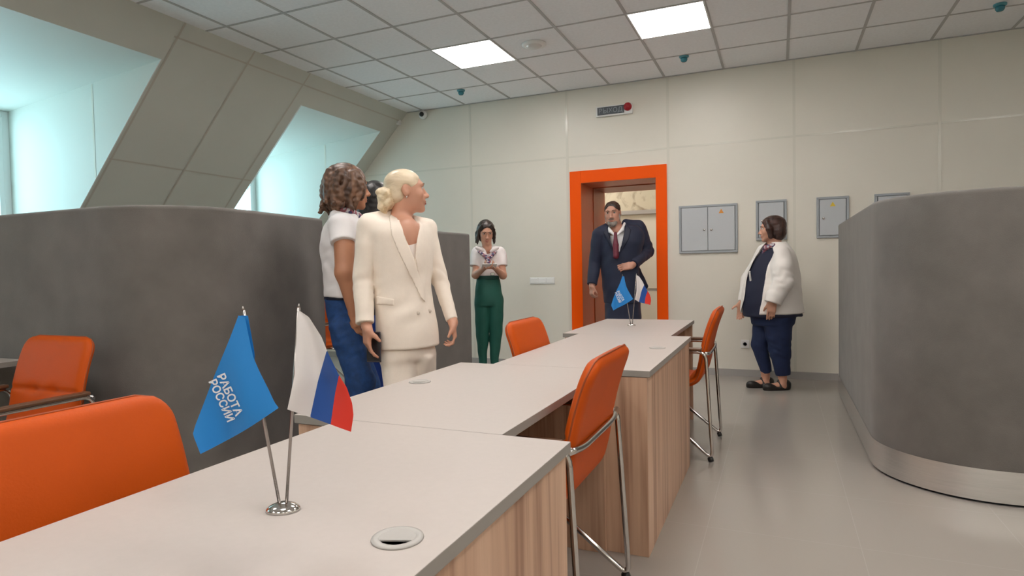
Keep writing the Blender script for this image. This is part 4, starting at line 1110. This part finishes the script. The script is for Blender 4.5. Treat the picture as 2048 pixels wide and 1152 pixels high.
# ---- the woman in green trousers looking at her phone
M_green = mat('dark_green_cloth', (.006, .085, .062), .7, noise=.06, nscale=10)
def green():
    D = 6.2
    P = Person('woman in white shirt and dark green trousers looking down at a phone', 976, D, 12)
    J = dict(shR=P.L(955, 507, 0), shL=P.L(1000, 507, .02), hipR=P.L(963, 610, 0), hipL=P.L(992, 610, 0))
    J['elR'] = P.L(951, 550, -.05); J['wrR'] = P.L(967, 537, -.22); J['elL'] = P.L(1006, 551, -.03); J['wrL'] = P.L(990, 536, -.20)
    J['knR'] = P.L(963, 690, -.02); J['knL'] = P.L(991, 690, .02)
    for q in 'RL': J['an'+q] = J['kn'+q]*V3(1, 1, 0)+V3(0, -.02, .08)
    J['anL'][0] += .02; J['anR'][0] -= .0
    C = P.L(972, 464, -.03); R = P.headR(8, -22, 0)
    nb = P.L(975, 497, .0)
    b = Shape(); head(b, C, R, .96, neck=nb, nr=.046); Tb = Shape(); torso(Tb, P, J, .85)
    lat = P.Rw.T@P.rt; tow = P.view
    for q in 'RL': limb(b, [J['sh'+q], J['el'+q], J['wr'+q]], [.042, .036, .025], .02)
    hand(b, J['wrR'], lat*.85+tow*.5+V3(0, 0, .15), V3(0, .3, .7)+lat*.2, tow+V3(0, 0, .5), (.5, .6, .6, .6), .9)
    hand(b, J['wrL'], -lat*.85+tow*.5+V3(0, 0, .15), V3(0, .3, .7)-lat*.2, tow+V3(0, 0, .5), (.5, .6, .6, .6), .9)
    late = lambda cl: (b.x(Tb, cl), shape_mesh('body', b, M_skin, P.e, .0065, fine=(1.38, .0048)))
    face_bits(P, C, R, .96, M_brow)
    T = lambda p: C+R@(V3(*p)*.96)
    h = Shape().u(ell(T((0, -.018, .042)), (.080, .102, .080), R), .01).u(ell(T((0, -.055, -.03)), (.082, .065, .105), R), .03)
    for q in (1, -1):
        limb(h, [T((q*.045, .045, .088)), T((q*.074, .025, .03)), T((q*.080, .012, -.05)), T((q*.088, .01, -.125))], [.014, .016, .019, .008], .012)
        limb(h, [T((q*.06, -.03, .05)), T((q*.082, -.03, -.03)), T((q*.098, -.02, -.12))], [.026, .026, .009], .012)
    h.s(ell(T((0, .115, -.022)), (.070, .085, .104), R), .01).d(wrinkle(.0015, 190))
    shape_mesh('hair', h, hair_mat('dark_brown_hair', (.012, .008, .007), (.05, .03, .022), 26), P.e, .005)
    s = Shape().u(loft([P.row(560, 957, 1000, .72), P.row(545, 956, 1000, .72), P.row(522, 952, 1003, .66), P.row(506, 951, 1003, .56), P.row(493, 962, 990, .5)], .01), .02)
    s.u(cap(P.L(955, 503, 0), P.L(999, 503, .01), .05, .05), .03)
    limb(s, [J['shR'], P.L(951, 533, -.02)], [.064, .062], .02, True); limb(s, [J['shL'], P.L(1003, 533, -.01)], [.064, .062], .02, True)
    s.s(cap(P.L(974, 470, 0), P.L(974, 495, .0), .045, .05), .006).s(P.poly([(964, 485), (986, 485), (978, 516)], -.4, -.02), .006)
    s.d(wrinkle(.003, 50))
    shape_mesh('shirt', s, mat('pinkish_white_shirt', (.84, .79, .79), .7, sheen=.2), P.e, .006)
    cl = Shape()
    for q, x in ((-1, 960), (1, 989)): cl.u(ell(P.L(x, 499, -.075), (.055, .014, .022), roty(.45*q)@rotx(-.3)), .01)
    shape_mesh('collar', cl, bpy.data.materials['pinkish_white_shirt'], P.e, .005)
    n = Shape(); limb(n, [P.L(958, 503, -.08), P.L(972, 514, -.10), P.L(977, 526, -.11)], [.013, .018, .013], .01); limb(n, [P.L(992, 503, -.07), P.L(981, 514, -.10), P.L(978, 526, -.11)], [.013, .018, .013], .01)
    shape_mesh('neck_scarf', n, M_scarf, P.e, .005)
    t = Shape().u(loft([P.row(612, 950, 1006, .68), P.row(600, 949, 1007, .72), P.row(585, 950, 1004, .74), P.row(566, 952, 1001, .74), P.row(552, 954, 999, .74)], .012), .02)
    t.u(loft([P.row(775, 961, 975, 1.05), P.row(745, 960, 974, 1.05), P.row(715, 957, 974, 1.05), P.row(680, 953, 977, 1.05), P.row(645, 950.5, 979.5, 1.1), P.row(612, 949.5, 981, 1.1), P.row(585, 952, 979, 1.1)], .012), .010)
    t.u(loft([P.row(775, 982, 996, 1.05), P.row(745, 982, 997, 1.05), P.row(715, 980, 998, 1.05), P.row(680, 979, 1003, 1.05), P.row(645, 977, 1006, 1.1), P.row(612, 975, 1007, 1.1), P.row(585, 976, 1003, 1.1)], .012), .010)
    t.d(wrinkle(.003, 40))
    shape_mesh('trousers', t, M_green, P.e, .0065)
    wb = Shape().u(loft([P.row(560, 953, 1000, .76), P.row(551, 954, 999.5, .76)], .003), .01); shape_mesh('waistband', wb, mat('darker_green_cloth', (.004, .05, .04), .7), P.e, .006)
    bk = P.L(985, 548, -.135); MB().box(-.02, .02, -.012, .012, -.014, .014).build('belt_bag_buckle', M_chrome, P.e, .004).location = bk
    late([s, t])
    feet(P, J, M_black)
    hp = (J['wrR']+J['wrL'])/2+tow*.075+V3(0, 0, .022); W = P.pos+P.Rw@hp
    ph = thing('smartphone', 'white phone held by the woman in green trousers', 'phone', tuple(W), P.yaw)
    ph.rotation_euler = (math.radians(35), 0, P.yaw)
    MB().box(-.074, .074, -.036, .036, -.004, .004).build('case', M_white, ph, .003)
    MB().box(-.066, .066, -.033, .033, .0041, .0046).build('display', mat('phone_glass', (.02, .02, .025), .08), ph)
green()

# ---- the man in the navy suit
M_navy = mat('navy_suiting', (.010, .016, .045), .7, noise=.08, nscale=30, sheen=.08)
def man():
    P = Person('bearded man in navy suit and burgundy tie stepping through the orange doorway', 1238, 6.66, -8)
    J = dict(shR=P.L(1198, 470, .0), shL=P.L(1276, 456, .04), hipR=P.L(1228, 612, 0), hipL=P.L(1258, 612, 0))
    J['elR'] = P.L(1190, 525, .05); J['wrR'] = P.L(1184, 572, -.02); J['elL'] = P.L(1295, 503, .06); J['wrL'] = P.L(1264, 531, -.16)
    J['knR'] = P.L(1228, 700, -.08); J['knL'] = P.L(1262, 700, .06)
    J['anR'] = J['knR']*V3(1, 1, 0)+V3(0, .02, .085); J['anL'] = J['knL']*V3(1, 1, 0)+V3(0, -.10, .085)
    C = P.L(1225, 426, -.03); R = P.headR(-9, -9, 3); s = 1.10
    nb = P.L(1232, 462, .0)
    b = Shape(); head(b, C, R, s, jaw=1.18, neck=nb, nr=.062); Tb = Shape(); torso(Tb, P, J, 1.0)
    b.u(ell(C+R@V3(0, .03, -.085), (.07, .06, .045), R), .03)
    lat = P.Rw.T@P.rt; tow = P.view
    for q in 'RL': limb(b, [J['sh'+q], J['el'+q], J['wr'+q]], [.055, .045, .034], .02)
    hand(b, J['wrR'], V3(0, .12, -1), lat*.6-tow*.5, tow+lat*.3, (.85, .95, 1.0, 1.0), 1.0, (.8, .3, .45))
    hand(b, J['wrL'], -lat*.85+tow*.3-V3(0, 0, .12), -tow*.8+V3(0, 0, -.4), V3(0, 0, .8)+tow*.4, (.6, .75, .8, .9), 1.12)
    late = lambda cl: (b.x(Tb, cl), shape_mesh('body', b, M_skinm, P.e, .007, fine=(1.55, .005)))
    face_bits(P, C, R, s, M_brow)
    T = lambda p: C+R@(V3(*p)*s)
    h = Shape().u(ell(T((0, -.016, .036)), V3(.078, .099, .079)*s, R), .01)
    h.s(ell(T((0, .118, .005)), V3(.066, .080, .078)*s, R), .018).s(ell(T((0, .050, -.085)), V3(.11, .085, .10)*s, R), .015).d(wrinkle(.0022, 160))
    shape_mesh('hair', h, hair_mat('short_dark_hair', (.018, .012, .009), (.06, .04, .03), 40), P.e, .005)
    bd = Shape().u(ell(T((0, .032, -.075)), V3(.064, .061, .050)*s, R), .01).u(ell(T((0, .074, -.106)), V3(.036, .025, .026)*s, R), .03).u(ell(T((0, .094, -.050)), V3(.032, .012, .009)*s, R), .01)
    for q in (1, -1): bd.u(cap(T((q*.066, .01, -.02)), T((q*.060, .03, -.07)), .012*s, .014*s), .015)
    bd.s(ell(T((0, .100, -.068)), V3(.021, .02, .009)*s, R), .005).s(ell(T((0, .095, -.005)), V3(.075, .05, .042)*s, R), .012).s(ell(T((0, -.06, -.05)), V3(.10, .06, .12)*s, R), .01).d(wrinkle(.001, 230))
    shape_mesh('beard', bd, hair_mat('greying_beard', (.14, .11, .095), (.36, .32, .29), 60), P.e, .005)
    sh = Shape().u(loft([P.row(600, 1212, 1275, .8), P.row(540, 1208, 1276, .78), P.row(490, 1206, 1276, .66), P.row(462, 1214, 1262, .55), P.row(452, 1218, 1252, .6)], .01), .02)
    sh.s(cap(P.L(1230, 430, 0), P.L(1232, 455, 0), .055, .06), .006).d(lambda X, Y, Z: .012+0*X)
    shape_mesh('shirt', sh, mat('white_dress_shirt', (.84, .84, .85), .6), P.e, .007)
    cl = Shape(); limb(cl, [P.L(1217, 455, -.03), P.L(1221, 463, -.10), P.L(1229, 470, -.135)], [.014, .019, .012], .01); limb(cl, [P.L(1249, 447, -.02), P.L(1244, 460, -.10), P.L(1234, 470, -.135)], [.014, .019, .012], .01)
    shape_mesh('collar', cl, bpy.data.materials['white_dress_shirt'], P.e, .005)
    jk = Shape().u(loft([P.row(606, 1209, 1282, .78), P.row(575, 1205, 1280, .80), P.row(545, 1203, 1278, .80), P.row(510, 1200, 1280, .72), P.row(480, 1193, 1288, .62), P.row(462, 1194, 1284, .52), P.row(452, 1205, 1274, .48)], .012), .02)
    jk.u(cap(P.L(1199, 468, .0), P.L(1278, 454, .03), .062, .062), .04).u(cap(P.L(1215, 455, .03), P.L(1202, 464, 0), .05, .06), .03).u(cap(P.L(1252, 446, .04), P.L(1276, 452, .03), .045, .06), .03)
    limb(jk, [P.L(1198, 470, 0), J['elR'], P.L(1184, 569, -.02)], [P.r(14.5), P.r(12.5), P.r(10.5)], .005, True)
    limb(jk, [P.L(1278, 458, .03), J['elL'], P.L(1267, 529, -.145)], [P.r(15), P.r(13), P.r(10)], .005, True)
    jk.u(cap(P.L(1270, 545, .10), P.L(1290, 572, .13), .07, .035), .03)
    jk.s(cap(P.L(1231, 430, 0), P.L(1231, 456, .0), .07, .072), .006)
    jk.s(P.poly([(1215, 440), (1251, 440), (1245, 490), (1234, 512), (1228, 505), (1221, 480)], -.5, -.02), .006)
    jk.d(wrinkle(.003, 40)).d(local_wrinkle(.005, 70, J['elL'], .14, (.6, .2, .6)))
    shape_mesh('jacket', jk, M_navy, P.e, .0065)
    def overlay(name, poly_, off):
        q = jk.copy(); q.d(lambda X, Y, Z: -off+0*X); f, lo, hi = P.poly(poly_, -.5, .0); q.i(lambda X, Y, Z: f(X, Y, Z)); return shape_mesh(name, q, mat('navy_lapel', (.007, .011, .032), .6), P.e, .006, (lo, hi))
    overlay('lapel', [(1213, 452), (1207, 466), (1213, 480), (1230, 512), (1227, 500), (1220, 478)], .008)
    overlay('lapel', [(1253, 446), (1262, 460), (1258, 478), (1236, 514), (1243, 490), (1250, 462)], .008)
    # tie
    ti = Shape(); limb(ti, [P.L(1231, 467, -.150), P.L(1231, 474, -.158)], [.018, .014], .008)
    tp = [P.L(1231, 474, -.155), P.L(1231.5, 490, -.175), P.L(1232, 512, -.195)]
    for i in range(2): ti.u(cap(tp[i], tp[i+1], (.018, .030)[i], (.030, .032)[i]), .01)
    base = P.L(1231, 490, -.175); v = P.view
    shape_mesh('tie', ti.i(lambda X, Y, Z: 0*X+0*Y+0*Z-1), mat('burgundy_tie', (.13, .010, .028), .5, noise=.2, nscale=60), P.e, .005)
    tr = Shape().u(loft([P.row(640, 1210, 1282, .72), P.row(590, 1210, 1280, .75)], .02), .02)
    limb(tr, [J['hipR'], J['knR'], J['anR']], [P.r(17), P.r(14), .07], .02, True); limb(tr, [J['hipL'], J['knL'], J['anL']], [P.r(19), P.r(14), .07], .02, True)
    tr.d(wrinkle(.003, 35))
    shape_mesh('trousers', tr, M_navy, P.e, .008)
    late([sh, jk, tr])
    feet(P, J, mat('black_leather_shoe', (.01, .01, .01), .25))
man()

# ---- the woman in white jacket and navy trousers
M_linen = mat('white_linen', (.86, .82, .78), .8, sheen=.2, bump=.06, bscale=150)
M_navyt = mat('navy_cotton', (.010, .022, .075), .8, noise=.1, nscale=16)
M_navyd = mat('navy_top_cloth', (.008, .011, .035), .75)
def navy():
    P = Person('woman in open white jacket and navy trousers standing by the back wall', 1545, 5.75, -62)
    J = dict(shR=P.L(1530, 503, .12), shL=P.L(1560, 510, -.15), hipR=P.L(1532, 640, .07), hipL=P.L(1555, 640, -.07))
    J['elR'] = P.L(1497, 560, .20); J['wrR'] = P.L(1484, 605, .14); J['elL'] = P.L(1566, 566, -.25); J['wrL'] = P.L(1545, 604, -.26)
    J['knR'] = P.L(1519, 690, .06); J['knL'] = P.L(1559, 695, -.08); J['anR'] = P.L(1531, 751, .08); J['anL'] = P.L(1565, 760, -.06)
    C = P.L(1543, 458, 0); R = P.headR(-84, -3); s = .98
    nb = P.L(1550, 496, .0)
    b = Shape(); head(b, C, R, s, neck=nb, nr=.055, jaw=1.06); Tb = Shape(); torso(Tb, P, J, .95)
    b.u(cap(nb, (J['shR']+J['shL'])/2, .06, .06), .04)
    lat = P.Rw.T@P.rt; tow = P.view
    for q in 'RL': limb(b, [J['sh'+q], J['el'+q], J['wr'+q]], [.05, .045, .030], .02)
    hand(b, J['wrL'], -lat*.12+V3(0, 0, -1), -tow, -lat, (.25, .35, .4, .45), 1.0, (.8, .45, .2))
    hand(b, J['wrR'], -lat*.1+V3(0, 0, -1), tow, -lat, (.3, .4, .4, .4), 1.0)
    for q in 'RL':
        a = J['an'+q]; b.u(cap(a+V3(0, 0, .10), V3(a[0], a[1], .03), .037, .04), .02).u(cap(V3(a[0], a[1], .04), V3(a[0], a[1]+.13, .03), .036, .028), .02)
    late = lambda cl: (b.x(Tb, cl), shape_mesh('body', b, M_skin, P.e, .0065, fine=(1.35, .0048)))
    face_bits(P, C, R, s, M_brow)
    T = lambda p: C+R@(V3(*p)*s)
    h = Shape().u(ell(T((0, -.022, .040)), (.090, .110, .086), R), .01).u(ell(T((0, -.05, -.035)), (.098, .080, .085), R), .03)
    for q in (1, -1): limb(h, [T((q*.07, .045, .07)), T((q*.088, .03, .0)), T((q*.09, .02, -.075))], [.018, .026, .022], .02)
    h.s(ell(T((0, .125, -.03)), (.080, .082, .11), R), .01).d(wrinkle(.0013, 190))
    shape_mesh('hair', h, hair_mat('reddish_brown_hair', (.020, .009, .007), (.075, .030, .022), 26), P.e, .005)
    tp = Shape().u(loft([P.row(632, 1490, 1601, 1.15), P.row(600, 1488, 1592, 1.2), P.row(560, 1496, 1592, 1.2), P.row(525, 1508, 1588, 1.05), P.row(500, 1524, 1580, .75), P.row(488, 1532, 1568, .7)], .012), .02)
    tp.s(cap(P.L(1546, 470, 0), P.L(1549, 490, 0), .052, .06), .006).d(wrinkle(.0025, 45))
    shape_mesh('top', tp, M_navyd, P.e, .0065)
    jk = Shape().u(loft([P.row(626, 1484, 1603, 1.2), P.row(600, 1486, 1600, 1.25), P.row(560, 1493, 1597, 1.25), P.row(525, 1504, 1592, 1.1), P.row(500, 1520, 1583, .8), P.row(484, 1530, 1570, .7)], .012), .02)
    limb(jk, [P.L(1561, 510, -.16), P.L(1564, 535, -.21), J['elL'], P.L(1546, 604, -.26)], [P.r(19), P.r(19.5), P.r(18.5), P.r(15)], .015, True)
    jk.u(cap(P.L(1549, 594, -.26), P.L(1545, 606, -.26), P.r(17), P.r(16), True), .006)
    limb(jk, [J['shR'], J['elR'], P.L(1485, 604, .14)], [P.r(16), P.r(14), P.r(10)], .03, True)
    jk.s(P.poly([(1540, 478), (1548, 505), (1536, 530), (1528, 570), (1519, 628), (1470, 660), (1488, 600), (1496, 545), (1512, 512), (1528, 490)], -.5, .06), .006)
    jk.s(cap(P.L(1547, 470, 0), P.L(1549, 488, 0), .056, .064), .006)
    jk.d(wrinkle(.003, 40)).d(local_wrinkle(.004, 85, J['elL'], .14, (.6, .2, .8)))
    shape_mesh('jacket', jk, M_linen, P.e, .006)
    n = Shape(); limb(n, [P.L(1566, 487, -.05), P.L(1545, 491, -.10), P.L(1531, 496, -.05), P.L(1526, 510, -.02)], [.016, .022, .024, .012], .012); limb(n, [P.L(1566, 487, -.05), P.L(1562, 488, .05), P.L(1540, 491, .08), P.L(1530, 498, .0)], [.016, .016, .018, .02], .012)
    shape_mesh('neck_scarf', n, M_scarf, P.e, .005)
    bg_ = P.L(1500, 552, -.21); o = MB().box(-.012, .012, -.004, .004, -.045, .045).build('badge', M_white, P.e, .002); o.location = bg_; o.rotation_euler = (0, -.25, -.9)
    tr = Shape().u(loft([P.row(650, 1506, 1584, .9), P.row(620, 1500, 1592, .9)], .02), .02)
    limb(tr, [P.L(1530, 640, .08), J['knR'], P.L(1533, 744, .08)], [P.r(23), P.r(16), P.r(10.5)], .008, True)
    limb(tr, [P.L(1555, 640, -.08), J['knL'], P.L(1566, 750, -.06)], [P.r(28), P.r(21), P.r(13.5)], .008, True)
    tr.d(wrinkle(.003, 42)).d(local_wrinkle(.005, 80, J['knL'], .14, (.2, 0, 1)))
    shape_mesh('trousers', tr, M_navyt, P.e, .0065)
    late([tp, jk, tr])
    M_sh = mat('black_sandal_leather', (.02, .017, .015), .4)
    for q in 'RL':
        a = J['an'+q]
        sh = Shape().u(loft([(0, a[0], a[1]+.055, .043, .130), (.018, a[0], a[1]+.055, .044, .131), (.034, a[0], a[1]+.05, .041, .124)], .008), .01)
        sh.u(ell((a[0], a[1]+.125, .035), (.042, .062, .032)), .02).u(ell((a[0], a[1]-.035, .05), (.040, .045, .045)), .02)
        sh.s(ell((a[0], a[1]+.045, .085), (.034, .075, .055)), .01)
        sh.u(cap((a[0]-.042, a[1]+.035, .03), (a[0], a[1]+.04, .085), .010, .010), .008).u(cap((a[0]+.042, a[1]+.035, .03), (a[0], a[1]+.04, .085), .010, .010), .008)
        shape_mesh('sandal', sh, M_sh, P.e, .0055)
navy()
